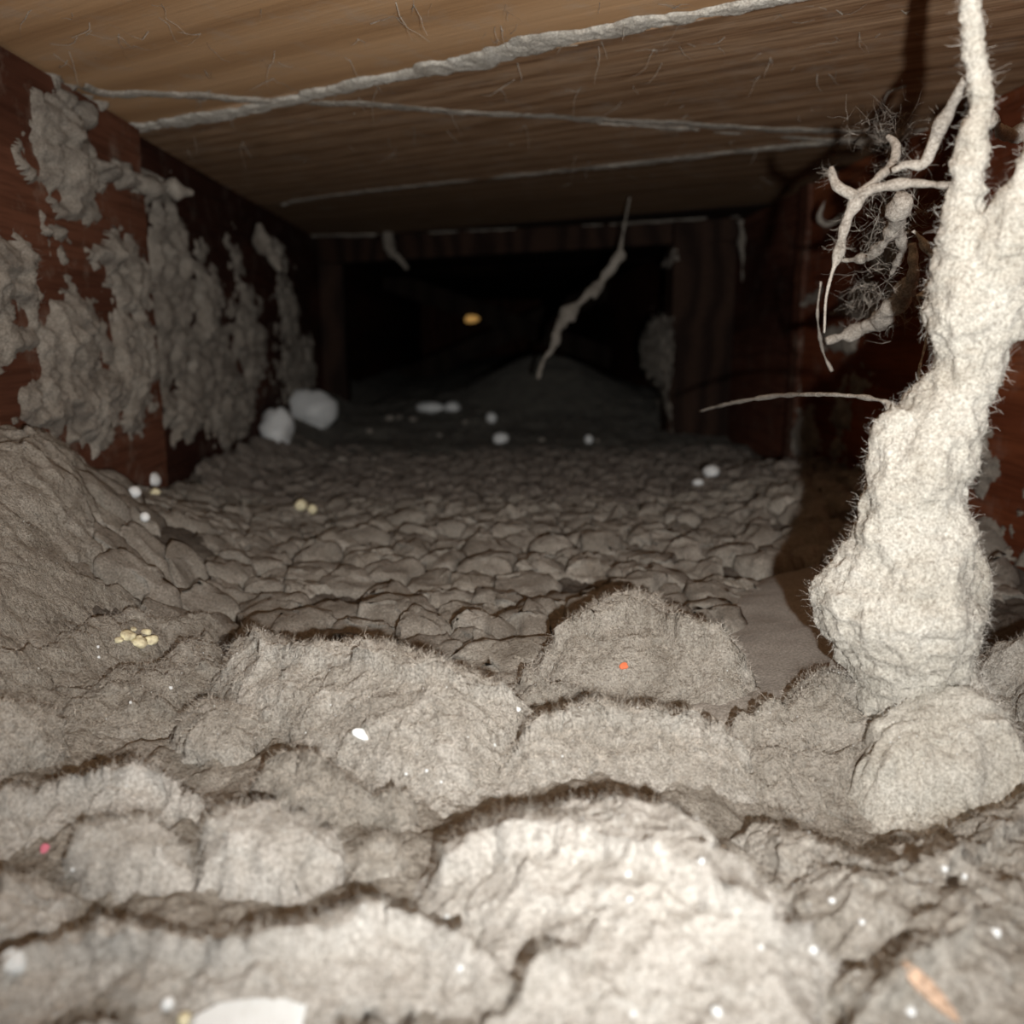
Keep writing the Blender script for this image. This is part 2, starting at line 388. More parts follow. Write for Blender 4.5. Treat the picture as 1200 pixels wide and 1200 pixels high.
def seam(name, pxs, widths, mat, parent, thick=0.003, seed=0, plane='z', gap=0.0, rag=0.55):
    """crust of plaster or dust along a line of the ceiling"""
    pts = np.array([on_z(a, b, ZC) for a, b in pxs]); q = catmull(np.c_[pts, np.array(widths)], 60)
    p, wd = q[:, :3], q[:, 3]; n = len(p); mcols = 15
    t = np.gradient(p, axis=0); t /= np.linalg.norm(t, axis=1, keepdims=True); s = np.stack([-t[:, 1], t[:, 0], 0 * t[:, 0]], 1)
    u = np.linspace(-1, 1, mcols)
    G = p[:, None] + s[:, None] * (u[None, :, None] * wd[:, None, None] * 0.5)
    edge = 1 + rag * fbm(G * np.array([1, 1, 0]), 0.010, 4, seed)
    G = p[:, None] + s[:, None] * ((u[None, :] * wd[:, None] * 0.5 * edge + 0.0012 * noise(G, 0.009, seed + 4))[..., None])
    prof = np.sqrt(np.clip(1 - u ** 2, 0, 1))[None, :] + 0 * wd[:, None]
    h = 0.5 * thick * prof ** 0.6 * (0.75 + 0.55 * billow(G, 0.006, 4, seed + 3, .65)) - gap * np.clip(noise(G, 0.02, seed + 8), 0, 1) * thick * 3
    G[..., 2] = ZC + 0.0006 - h
    return mesh_obj(name, G.reshape(-1, 3), grid_faces(n, mcols), mat, parent)
o = seam('plaster_seam', [(110, 158), (160, 150), (250, 138), (340, 118), (440, 95), (560, 72), (640, 50), (730, 35), (830, 14), (920, -2), (1010, -22)],
         [0.006, 0.013, 0.012, 0.009, 0.010, 0.0135, 0.013, 0.010, 0.008, 0.007, 0.004], M['plaster'], ceil, 0.0035, 1)
tag(o, 'thick pale cracked plaster crust along the plank joint')
seam('dust_seam', [(95, 100), (130, 110), (220, 112), (330, 120), (420, 122), (520, 130), (640, 137), (760, 143), (880, 150), (1000, 154), (1090, 156), (1150, 158)],
     [0.005, 0.006, 0.006, 0.007, 0.008, 0.008, 0.009, 0.010, 0.008, 0.008, 0.008, 0.004], M['plaster_dim'], ceil, 0.003, 5, gap=0.08)
seam('dust_seam', [(330, 240), (380, 230), (450, 222), (560, 210), (660, 200), (760, 190), (860, 178), (950, 170), (1040, 160)],
     [0.003, 0.007, 0.008, 0.009, 0.011, 0.010, 0.012, 0.010, 0.006], M['plaster_dim'], ceil, 0.003, 9, gap=0.15)
seam('dust_seam', [(700, 144), (800, 151), (900, 159), (1000, 165), (1060, 160)], [0.002, 0.006, 0.008, 0.008, 0.004], M['plaster_dim'], ceil, 0.003, 12, gap=0.4, rag=0.6)
seam('dust_seam', [(350, 277), (450, 275), (560, 270), (660, 266), (760, 260), (866, 253)], [0.008, 0.010, 0.012, 0.014, 0.014, 0.010], M['plaster_dim'], ceil, 0.004, 15, gap=0.3)

# ---- joists
def board(name, x0, x1, y0, y1, z0, z1, face, mat, parent, groove=0.0, seed=0, step=0.003):
    """a sawn joist as a closed box whose room side carries relief; face -1: faces -x, +1: faces +x"""
    ny = int((y1 - y0) / step); nz = int((z1 - z0) / 0.0022)
    Y, Z = np.meshgrid(np.linspace(y0, y1, ny), np.linspace(z0, z1, nz), indexing='ij')
    X = np.full(Y.shape, x1 if face > 0 else x0)
    G = np.stack([X, Y, Z], -1)
    sc = G * np.array([1, 0.05, 1])
    d = 0.0006 * fbm(sc, 0.010, 3, seed) + groove * np.minimum(0, noise(sc + 3.1, 0.006, seed + 2) + 0.15) * 1.5
    G[..., 0] += face * (d - 0.0004)
    v = G.reshape(-1, 3); f = grid_faces(ny, nz)
    if face < 0: f = f[:, ::-1]
    xb = x0 if face > 0 else x1
    b = len(v); rim = [0, (ny - 1) * nz, ny * nz - 1, nz - 1]
    v = np.vstack([v, [[xb, y0, z0], [xb, y1, z0], [xb, y1, z1], [xb, y0, z1]]])
    i = np.arange(ny * nz).reshape(ny, nz)
    ff = [tuple(q) for q in f]
    ff += [tuple(list(i[:, 0]) + [b + 1, b]), tuple(list(i[::-1, -1]) + [b + 3, b + 2]), tuple(list(i[0, ::-1]) + [b, b + 3]), tuple(list(i[-1, :]) + [b + 2, b + 1]),
           (b, b + 1, b + 2, b + 3)]
    return mesh_obj(name, v, ff, mat, parent, smooth=False)
YJL, YJR = 0.452, 0.60
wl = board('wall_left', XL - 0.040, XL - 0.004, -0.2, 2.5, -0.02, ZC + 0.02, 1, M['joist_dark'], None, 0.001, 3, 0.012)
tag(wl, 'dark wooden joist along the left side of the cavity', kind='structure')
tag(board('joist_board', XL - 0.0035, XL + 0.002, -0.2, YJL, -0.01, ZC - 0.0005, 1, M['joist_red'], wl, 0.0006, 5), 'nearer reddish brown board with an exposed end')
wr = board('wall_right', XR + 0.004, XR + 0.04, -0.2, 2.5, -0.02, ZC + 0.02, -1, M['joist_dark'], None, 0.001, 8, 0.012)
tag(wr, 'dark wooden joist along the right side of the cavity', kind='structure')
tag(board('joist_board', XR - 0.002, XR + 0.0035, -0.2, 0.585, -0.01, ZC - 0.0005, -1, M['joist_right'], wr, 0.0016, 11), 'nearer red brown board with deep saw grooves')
board('joist_lath', XR - 0.004, XR + 0.0038, 0.589, 0.604, -0.01, ZC - 0.0005, -1, M['joist_red'], wr, 0.0003, 13)

# ---- header at the end of the lit part of the cavity
def box_v(a, b):
    (x0, y0, z0), (x1, y1, z1) = a, b
    return [(x0, y0, z0), (x1, y0, z0), (x1, y1, z0), (x0, y1, z0), (x0, y0, z1), (x1, y0, z1), (x1, y1, z1), (x0, y1, z1)]
BF = [(0, 3, 2, 1), (4, 5, 6, 7), (0, 1, 5, 4), (1, 2, 6, 5), (2, 3, 7, 6), (3, 0, 4, 7)]
def beam(name, p, q, wd, ht, mat, parent=None, bev=0.0015):
    p, q = Vector(p), Vector(q); d = q - p; L_ = d.length
    o = mesh_obj(name, box_v((-wd / 2, 0, -ht / 2), (wd / 2, L_, ht / 2)), BF, mat, None, smooth=False)
    md = o.modifiers.new('b', 'BEVEL'); md.width = bev; md.segments = 2
    o.matrix_world = Matrix.Translation(p) @ d.to_track_quat('Y', 'Z').to_matrix().to_4x4()
    if parent: o.parent = parent
    return o
hdr = empty('trim_1', (0, 0.84, 0)); tag(hdr, 'dark wooden header framing the opening at the back', kind='structure')
hp0, hp1 = on_z(350, 276, ZC), on_z(868, 255, ZC)
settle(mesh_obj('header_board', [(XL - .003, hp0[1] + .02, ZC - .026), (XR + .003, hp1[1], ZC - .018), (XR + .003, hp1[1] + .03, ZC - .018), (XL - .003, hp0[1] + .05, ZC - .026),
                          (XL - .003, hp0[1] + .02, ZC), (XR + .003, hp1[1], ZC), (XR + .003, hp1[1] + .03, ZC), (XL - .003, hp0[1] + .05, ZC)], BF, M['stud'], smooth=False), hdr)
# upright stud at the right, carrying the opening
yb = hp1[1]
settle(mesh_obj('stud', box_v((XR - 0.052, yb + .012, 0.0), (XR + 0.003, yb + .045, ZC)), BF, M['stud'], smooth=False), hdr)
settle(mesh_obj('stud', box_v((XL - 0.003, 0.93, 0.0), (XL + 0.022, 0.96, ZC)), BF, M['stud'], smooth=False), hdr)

# ---- cross bridging further back
cb = empty('cross_bracing', (0.02, 1.55, 0.02))
tag(cb, 'faint pair of crossed struts in the black depth of the cavity', 'bracing')
pa, pb_ = at_depth(430, 320, 1.55), at_depth(745, 430, 1.55); pc, pd_ = at_depth(470, 445, 1.60), at_depth(720, 335, 1.60)
for a, b in ((pa, pb_), (pc, pd_)):
    s_ = beam('strut', a, b, 0.03, 0.035, M['back_wood']); s_.parent = cb; s_.matrix_parent_inverse = Matrix.Translation(-Vector(cb.location))
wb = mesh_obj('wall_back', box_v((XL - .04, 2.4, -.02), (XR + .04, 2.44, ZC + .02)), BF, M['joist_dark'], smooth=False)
tag(wb, 'black far end of the cavity', kind='structure')
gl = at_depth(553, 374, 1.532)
g = blob('distant_glint', gl, (0.024, 0.006, 0.012), M['amber'], seed=3, amp=0.3); tag(g, 'tiny amber glint in the black depth at the back', 'glint')  # far glint drawn as a self-glowing bead; no lamp stands here

# ================================================================== DUST BED (floor)
nu, nv = 520, 620
ys = 0.05 * (2.45 / 0.05) ** (np.linspace(0, 1, nv) ** 0.92)
xs = np.linspace(XL - 0.003, XR + 0.003, nu)
X, Y = np.meshgrid(xs, ys, indexing='ij')
def bed_full(X, Y):
    q = P3(X, Y)
    far = sstep(0.62, 0.72, Y)
    z = bed(X, Y) - 0.003 * (1 - far) * (0.25 + 0.75 * sstep(0.22, 0.27, Y))
    z = z + 0.0022 * fbm(q, 0.035, 3, 3) + 0.0020 * billow(q * np.array([1, 0.8, 1]), 0.011, 3, 4) + 0.0008 * fbm(q, 0.003, 3, 5)
    z = z + far * 0.003 * billow(q, 0.045, 2, 6)
    return z
Z = bed_full(X, Y)
def lvl(x, y): return float(bed_full(np.array([[x]]), np.array([[y]]))[0, 0])
G = np.stack([X, Y, Z], -1)
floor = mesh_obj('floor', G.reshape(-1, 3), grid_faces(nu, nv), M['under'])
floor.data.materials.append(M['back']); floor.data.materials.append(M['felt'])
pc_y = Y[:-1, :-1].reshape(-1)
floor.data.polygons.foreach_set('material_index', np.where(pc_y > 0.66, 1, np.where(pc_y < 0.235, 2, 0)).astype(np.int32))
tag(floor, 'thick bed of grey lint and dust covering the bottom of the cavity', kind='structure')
GN = grid_normals(G)

# ---- the crackled middle: clods, each a part of the floor
OCC = []                                        # world polygons of the large lumps, filled below
def poly_sd(x, y, poly):
    """signed distance, positive inside"""
    d2 = np.full(x.shape, 1e9); ins = np.zeros(x.shape, bool); n = len(poly)
    for i in range(n):
        a, b = poly[i], poly[(i + 1) % n]; e = b - a
        t = np.clip(((x - a[0]) * e[0] + (y - a[1]) * e[1]) / (e @ e + 1e-15), 0, 1)
        d2 = np.minimum(d2, (x - a[0] - t * e[0]) ** 2 + (y - a[1] - t * e[1]) ** 2)
        c = ((a[1] > y) != (b[1] > y)) & (x < e[0] * (y - a[1]) / (e[1] + 1e-15 * (e[1] == 0)) + a[0])
        ins ^= c
    return np.where(ins, 1, -1) * np.sqrt(d2)

# (name, label, material, base, top, edge softness, puff amplitude, puff scale, fuzz count, polygon in photograph pixels)
LUMPS = [
 ('dust_drift', 'smooth grey dust drift banked against the left joist, left of the cracked clods', 'felt', 0.000, 0.006, .006, .0012, .030, 500,
  [(-60, 560), (0, 575), (60, 580), (105, 600), (112, 640), (70, 645), (95, 672), (150, 690), (148, 702), (105, 715), (60, 738), (0, 757), (-60, 770)]),
 ('dust_clump', 'rounded grey clump on top of the left dust drift, at the foot of the wall', 'felt', 0.002, 0.012, .007, .002, .016, 300,
  [(-40, 500), (20, 505), (60, 530), (100, 560), (108, 600), (90, 635), (40, 625), (-40, 600)]),
 ('dust_slab', 'low dust slab with yellow crumbs at the left edge, below the smooth drift', 'felt', 0.000, 0.006, .004, .0010, .014, 1500,
  [(-60, 772), (0, 762), (60, 742), (105, 718), (150, 702), (200, 712), (250, 712), (262, 722), (235, 745), (190, 768), (140, 786), (60, 796), (0, 815), (-60, 825)]),
 ('dust_clump', 'ragged felt clump between the crumbed slab and the fuzzy ridge', 'felt', 0.000, 0.007, .004, .0016, .010, 2200,
  [(72, 802), (145, 790), (200, 764), (250, 728), (262, 750), (270, 800), (215, 815), (212, 850), (180, 862), (130, 866), (82, 850)]),
 ('lint_ridge', 'long pale fuzzy lint ridge across the middle with hairs along its dark far edge', 'cream', 0.000, 0.018, .006, .0024, .013, 9000,
  [(258, 738), (275, 722), (302, 728), (335, 744), (400, 757), (450, 756), (480, 766), (510, 782), (560, 796), (612, 808), (640, 830), (620, 870), (585, 905),
   (520, 930), (450, 912), (400, 885), (340, 858), (318, 830), (262, 812), (250, 770)]),
 ('lint_mound', 'grey felted mound right of centre with a sharp peaked top', 'felt', 0.000, 0.020, .009, .0026, .016, 5000,
  [(628, 745), (660, 718), (690, 699), (740, 684), (775, 679), (798, 694), (812, 722), (840, 752), (880, 780), (905, 800), (870, 832), (800, 815), (745, 800), (700, 795), (650, 790), (622, 770)]),
 ('dust_clump', 'small pointed clump in the gap between fuzzy ridge and peaked mound', 'felt', 0.000, 0.008, .004, .0012, .008, 900,
  [(598, 800), (622, 778), (640, 776), (655, 795), (690, 808), (660, 830), (612, 825)]),
 ('lint_slab', 'broad pale lint slab right of the fuzzy ridge, dark gap behind its top edge', 'cream', 0.000, 0.014, .007, .0020, .014, 6500,
  [(600, 850), (650, 818), (700, 802), (718, 798), (745, 812), (800, 822), (845, 838), (862, 860), (886, 905), (870, 935), (800, 908), (740, 892), (680, 895), (600, 912), (560, 915), (570, 885)]),
 ('dust_clump', 'pale rounded clump at the left frame edge, below the crumbed slab', 'cream', 0.000, 0.009, .005, .0014, .009, 1200,
  [(-60, 835), (0, 822), (40, 812), (72, 830), (86, 862), (60, 885), (0, 905), (-60, 915)]),
 ('dust_clump', 'round pale tuft left of the fuzzy ridge front, between two dark cracks', 'cream', 0.000, 0.008, .005, .0014, .009, 1500,
  [(200, 858), (210, 825), (245, 815), (290, 820), (316, 845), (305, 880), (262, 902), (218, 888)]),
 ('lint_slab', 'tan lint slab below the front of the fuzzy ridge', 'felt', 0.000, 0.012, .005, .0018, .012, 2400,
  [(268, 900), (312, 868), (350, 868), (400, 890), (455, 915), (500, 932), (498, 950), (470, 968), (395, 960), (335, 930), (285, 922)]),
 ('lint_roll', 'long white lint roll lying low on the left side', 'pale', 0.000, 0.013, .006, .0020, .010, 1800,
  [(-60, 925), (0, 908), (60, 888), (140, 876), (190, 872), (222, 886), (256, 912), (262, 928), (200, 940), (130, 946), (60, 966), (0, 990), (-60, 1005)]),
 ('lint_puff', 'left one of two round lint puffs side by side in the left foreground', 'pale', 0.000, 0.0085, .007, .0010, .009, 1300,
  [(66, 1000), (90, 962), (130, 946), (180, 945), (212, 962), (224, 1000), (216, 1042), (170, 1052), (110, 1050), (75, 1035)]),
 ('lint_puff', 'right one of two round lint puffs side by side in the left foreground', 'pale', 0.000, 0.0095, .008, .0010, .009, 1500,
  [(222, 1000), (236, 960), (268, 936), (320, 930), (362, 945), (398, 972), (408, 1010), (395, 1036), (330, 1055), (262, 1056), (226, 1044)]),
 ('dust_clump', 'small clump at the left frame edge beside the left round puff', 'pale', 0.000, 0.007, .005, .0014, .009, 700,
  [(-50, 1020), (0, 1008), (45, 1005), (85, 1035), (70, 1066), (0, 1102), (-50, 1115)]),
 ('dust_clump', 'shadowed clump right of the two round puffs', 'cream', 0.000, 0.006, .005, .0014, .009, 900,
  [(400, 975), (440, 965), (478, 968), (470, 1005), (440, 1030), (412, 1036), (410, 1000)]),
 ('lint_bank', 'wide white lint bank across the lower left foreground', 'pale', 0.000, 0.012, .008, .0020, .012, 2200,
  [(-70, 1130), (0, 1108), (60, 1076), (110, 1060), (160, 1054), (230, 1062), (330, 1062), (400, 1042), (470, 1010), (560, 1060), (600, 1140), (560, 1180), (530, 1158), (480, 1150), (430, 1172), (380, 1200), (330, 1240),
   (200, 1215), (130, 1178), (65, 1158), (0, 1188), (-70, 1220)]),
 ('lint_bank', 'large bright lint hump in the centre foreground, dark gap behind its crest', 'pale', 0.000, 0.0165, .012, .0022, .014, 4800,
  [(470, 1002), (500, 962), (540, 930), (600, 912), (660, 902), (720, 896), (780, 905), (830, 928), (870, 958), (900, 1010), (960, 1075), (1010, 1110), (980, 1250), (560, 1250), (590, 1150), (540, 1060)]),
 ('lint_bank', 'rumpled grey lint bank filling the lower right foreground', 'cream', 0.000, 0.011, .009, .0028, .011, 3600,
  [(868, 950), (900, 935), (930, 972), (1000, 1000), (1060, 965), (1130, 935), (1200, 895), (1290, 860), (1300, 1260), (970, 1260), (1000, 1110), (940, 1050), (890, 995)]),
 ('lint_flake', 'lower one of the layered lint flakes in the gap left of the hanging strand', 'felt', -0.002, 0.002, .0020, .0006, .010, 700,
  [(880, 908), (905, 890), (960, 905), (1015, 900), (1005, 935), (960, 955), (915, 948), (890, 930)]),
 ('lint_flake', 'middle one of the layered lint flakes in the gap left of the hanging strand', 'felt', 0.002, 0.006, .0020, .0006, .010, 900,
  [(866, 874), (890, 862), (950, 868), (1015, 870), (1020, 902), (960, 915), (905, 908), (880, 902)]),
 ('lint_flake', 'top ragged one of the layered lint flakes in the gap left of the hanging strand', 'felt', 0.005, 0.011, .003, .0014, .009, 1500,
  [(858, 850), (900, 836), (925, 800), (955, 778), (1010, 790), (1030, 820), (1025, 862), (960, 864), (900, 858), (870, 856)]),
 ('lint_pile', 'bright white lint pile at the right, in front of the foot of the hanging strand', 'white', 0.002, 0.016, .010, .0020, .012, 1800,
  [(1012, 860), (1030, 812), (1070, 790), (1120, 782), (1165, 790), (1200, 840), (1215, 890), (1150, 935), (1080, 955), (1030, 940), (1010, 900)]),
 ('lint_pile', 'fuzzy grey lint pile at the right frame edge behind the hanging strand', 'cream', 0.000, 0.016, .008, .0018, .012, 1500,
  [(1135, 742), (1180, 730), (1240, 722), (1300, 730), (1300, 850), (1215, 845), (1180, 800), (1150, 772)]),
 ('dust_clump', 'small pale lump at the very bottom of the photo, left of centre', 'pale', 0.000, 0.010, .006, .0014, .010, 300,
  [(395, 1196), (440, 1180), (480, 1162), (530, 1168), (552, 1195), (545, 1250), (400, 1250)]),
 ('dust_clump', 'small pale lump cut by the bottom left corner of the photo', 'pale', 0.000, 0.010, .006, .0014, .010, 300,
  [(-30, 1215), (20, 1188), (66, 1168), (120, 1188), (180, 1208), (200, 1260), (-30, 1260)]),
]
def make_lump(idx, spec):
    name, label, mat, z0, z1, wdt, pamp, psc, nf, poly = spec
    ys_ = [p[1] for p in poly]; lo, hi = max(ys_), min(ys_)
    W = np.array([on_bed(px, py, z0 + (z1 - z0) * 0.9 * (lo - py) / (lo - hi))[:2] for px, py in poly])
    OCC.append(W)
    cen = W.mean(0); Yc = cen[1]
    s = max(0.00050, 0.0030 * Yc)
    mn, mx_ = W.min(0) - 0.006, W.max(0) + 0.006
    mn[0] = max(mn[0], XL - 0.002); mx_[0] = min(mx_[0], XR + 0.002)
    nx, ny = int((mx_[0] - mn[0]) / s), int((mx_[1] - mn[1]) / s)
    X, Y = np.meshgrid(np.linspace(mn[0], mx_[0], nx), np.linspace(mn[1], mx_[1], ny), indexing='ij')
    q = P3(X, Y, idx * 0.37)
    d = poly_sd(X, Y, W) + 0.0028 * fbm(q, 0.012, 5, idx + 40, 0.6)
    gy = np.gradient(poly_sd(X, Y, W), axis=1) / (Y[0, 1] - Y[0, 0])
    soft = sstep(-0.1, 0.7, gy)                   # the side towards the camera runs out gently, the far side is undercut
    prof = 1 - np.exp(-np.clip(d, 0, None) / (wdt * (0.8 + 1.1 * soft)))
    dome = name == 'lint_puff' or mat == 'white' or 'round pale tuft' in label or 'pale rounded' in label
    if dome:
        e = np.clip(d / max(d.max(), 1e-4), 0, 1); prof = np.sqrt(np.clip(1 - (1 - e) ** 2, 0, 1))
    kk = 0.35 if name == 'dust_drift' else (0.6 if dome else 1.0)
    h = z0 + (z1 - z0) * prof
    puff = billow(q, psc, 3, idx * 3 + 60, 0.45)
    h = h + pamp * 1.5 * puff * (0.35 + 0.65 * prof) + kk * (0.0015 * fbm(q, psc * 0.5, 4, idx + 90, .6) + 0.0009 * billow(q, 0.0042, 3, idx + 95, .6)) + 0.0006 * fbm(q, 0.0022, 3, idx + 120, 0.7)
    h = np.where(d < 0, h + d * (2.6 - 1.9 * soft), h)
    Zb = bed(X, Y)
    Z = Zb + h
    # ragged sideways displacement gives small overhangs and a felted skin
    q3 = np.stack([X, Y, Z], -1)
    ox = 0.0016 * noise(q3, 0.006, idx + 200) + 0.0006 * noise(q3, 0.002, idx + 201)
    oy = 0.0016 * noise(q3, 0.006, idx + 210) + 0.0006 * noise(q3, 0.002, idx + 211)
    G = np.stack([np.clip(X + ox, XL - .003, XR + .003), Y + oy, Z], -1)
    keep = d > -0.0040 - 0.0055 * soft
    f = grid_faces(nx, ny, keep); v = G.reshape(-1, 3)
    nrm = grid_normals(G).reshape(-1, 3)
    v2, f2, used = compact(v, f)
    base = Vector((cen[0], cen[1], float(bed(cen[0], cen[1]))))
    o = mesh_obj(name, v2 - np.array(base), f2, M[mat]); o.location = base
    tag(o, label, 'lint' if name.startswith('lint') else 'dust')
    inn = (d.reshape(-1) > 0.0)
    P_, N_ = v[inn] - np.array(base), nrm[inn]
    fo = fibres('fuzz', P_, N_, int(nf * 1.7), 0.0026, 0.00006 if Yc > .15 else 0.00005, M['fibre_pale'] if mat in ('white', 'pale') else M['fibre'], o, 1.2)
    rim = (d.reshape(-1) > 0) & (d.reshape(-1) < 0.0035) & (soft.reshape(-1) < .3)
    if name.startswith('lint') and rim.any():
        fibres('edge_hairs', v[rim] - np.array(base), nrm[rim], nf // 14, 0.0045, 0.00007, M['fibre'], o, 2.2)
    return o, v[inn], nrm[inn]
ALLP = []
for i, sp in enumerate(LUMPS):
    o, a, b = make_lump(i, sp); ALLP.append(a[::7])

# clods: jittered sites, each cell bounded by its neighbours' bisectors
sites = []
yy = 0.235
while yy < 0.70:
    cell = 0.0120 + 0.0095 * sstep(0.55, 0.26, yy)
    xx = XL + 0.004 + RNG.uniform(0, cell)
    while xx < XR - 0.004:
        sites.append((xx + RNG.normal(0, cell * 0.30), yy + RNG.normal(0, cell * 0.30), cell)); xx += cell * RNG.choice([0.65, 1.0, 1.4, 2.0])
    yy += cell * 0.64
sites = np.array(sites)
def inside_lump(x, y, m=0.0):
    return any(poly_sd(np.array([x]), np.array([y]), W)[0] > m for W in OCC)
smooth_zone = np.array([on_bed(*p)[:2] for p in ((850, 690), (960, 660), (1030, 700), (1030, 850), (850, 850), (870, 760), (820, 715))])
ok = [i for i, s_ in enumerate(sites) if not inside_lump(s_[0], s_[1], 0.004)
      and poly_sd(np.array([s_[0]]), np.array([s_[1]]), smooth_zone)[0] < 0.002 and s_[0] > XL + .006 and s_[0] < XR - .006
      and not (s_[0] > 0.135 and s_[1] < 0.30)]
ok = [i for i in ok if RNG.random() > 0.07]
ok = sorted(ok, key=lambda i: sites[i][1])
print('clods', len(ok))
NA, NR = 32, 9
farV, farF, farN = [], [], 0
for rank, i in enumerate(ok):
    cx, cy, cell = sites[i]
    dd = sites[:, :2] - sites[i, :2]; dist = np.hypot(dd[:, 0], dd[:, 1]); nb = np.where((dist > 0) & (dist < cell * 3.2))[0]
    th = np.linspace(0, 2 * np.pi, NA, endpoint=False); u = np.stack([np.cos(th), np.sin(th)], 1)
    R_ = np.full(NA, cell * 1.15)
    for j in nb:
        n_ = dd[j] / dist[j]; c_ = u @ n_; with_ = c_ > 1e-3
        R_[with_] = np.minimum(R_[with_], dist[j] * 0.5 / c_[with_])
    for _ in range(2): R_ = (np.roll(R_, 1) + 2 * R_ + np.roll(R_, -1)) / 4
    R_ = R_ * 1.0
    rr = np.array([0, .22, .42, .60, .75, .87, .95, 1.0, 1.03])
    X = cx + u[:, 0:1] * R_[:, None] * rr; Y = cy + u[:, 1:2] * R_[:, None] * rr
    hc = RNG.uniform(0.0020, 0.0075) * (1.0 if cy < 0.45 else 0.7)
    tilt = RNG.uniform(-0.05, 0.22); tx = RNG.normal(0, 0.10)
    h = -0.002 + hc * np.clip(1 - rr ** 3.2, 0, 1)[None, :] ** 0.6 + tilt * (Y - cy) * (rr < .9) + tx * (X - cx) * (rr < .9)
    h[:, -1] = -0.006
    q = P3(X, Y, i * .1)
    h = h + 0.0017 * billow(q, 0.009, 3, i) + 0.0010 * fbm(q, 0.004, 3, i + 5)
    q3 = P3(X, Y)
    X2 = X + 0.0036 * noise(q3, 0.008, 77) + 0.0012 * noise(q3, .0028, 79); Y2 = Y + 0.0042 * noise(q3, 0.008, 78) + 0.0014 * noise(q3, .0028, 80)
    X2 = np.clip(X2, XL - .001, XR + .001)
    Z = bed(X2, Y2) + h
    V = np.stack([X2, Y2, Z], -1)
    base = np.array([cx, cy, float(bed(cx, cy))])
    V = V - base
    vv = V[:, 1:].reshape(-1, 3); ctr = V[:, 0].mean(0)
    k = NR - 1; ii = np.arange(NA * k).reshape(NA, k); jj = np.roll(ii, -1, 0)
    f = [tuple(map(int, t)) for t in np.stack([ii[:, :-1], ii[:, 1:], jj[:, 1:], jj[:, :-1]], -1).reshape(-1, 4)]
    f += [(len(vv), int(ii[a, 0]), int(jj[a, 0])) for a in range(NA)]
    if rank >= 298:
        farV.append(np.vstack([vv, ctr]) + base); farF += [tuple(a + farN for a in t) for t in f]; farN += len(vv) + 1
        continue
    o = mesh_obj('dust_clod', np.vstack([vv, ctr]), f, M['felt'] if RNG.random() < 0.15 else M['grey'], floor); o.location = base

if farV:
    tag(mesh_obj('dust_crumbs', np.vstack(farV), farF, M['brown'], floor), kind='stuff')
# smooth film bank right of the mound
sm = np.array([on_bed(*p, 0.003)[:2] for p in ((838, 700), (880, 668), (960, 650), (1060, 690), (1050, 850), (940, 852), (850, 838), (800, 812), (860, 772), (838, 735))])
mn, mx_ = sm.min(0) - .004, sm.max(0) + .004
X, Y = np.meshgrid(np.linspace(mn[0], mx_[0], 160), np.linspace(mn[1], mx_[1], 180), indexing='ij')
d = poly_sd(X, Y, sm) + 0.002 * fbm(P3(X, Y), 0.015, 3, 501)
Z = bed(X, Y) + 0.005 * (1 - np.exp(-np.clip(d, 0, None) / .010)) + 0.0008 * fbm(P3(X, Y), 0.03, 3, 502) - 0.001
Z = np.where(d < 0, Z + d * 3, Z)
v, f, _ = compact(np.stack([X, Y, Z], -1).reshape(-1, 3), grid_faces(160, 180, d > -.003))
base = np.array([*sm.mean(0), float(bed(*sm.mean(0)))])
o = mesh_obj('dust_sheet', v - base, f, M['smooth']); o.location = base
tag(o, 'smooth grey sheet of packed dust between the peaked mound and the hanging strand', 'dust')

# long hairs on the bed everywhere near
bedP = np.stack([xs[RNG.integers(0, nu, 6000)], RNG.uniform(0.10, 0.40, 6000), np.zeros(6000)], 1)
bedP[:, 2] = bed_full(bedP[:, 0][:, None], bedP[:, 1][:, None])[:, 0]
fibres('fuzz', bedP, np.tile([0, 0, 1.0], (6000, 1)), 9000, 0.0035, 0.00008, M['fibre_dark'], floor, 1.2)

# dark mound far behind
mp = at_depth(640, 470, 1.02)
X, Y = np.meshgrid(np.linspace(-0.02, 0.20, 70), np.linspace(0.86, 1.16, 70), indexing='ij')
cx, cy = at_depth(640, 440, 1.0)[0], 1.0
rr = ((X - cx) / 0.10) ** 2 + ((Y - cy) / 0.13) ** 2
Z = bed(X, Y) + 0.036 * np.exp(-rr * 1.5) - 0.006 + 0.003 * billow(P3(X, Y), 0.04, 3, 700) - 0.02 * np.clip(rr - 1.2, 0, 1)
base = np.array([cx, cy, 0.03])
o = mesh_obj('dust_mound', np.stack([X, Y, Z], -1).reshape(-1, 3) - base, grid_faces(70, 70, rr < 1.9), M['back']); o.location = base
tag(o, 'low dark dust mound in front of the black depth at the back', 'dust')

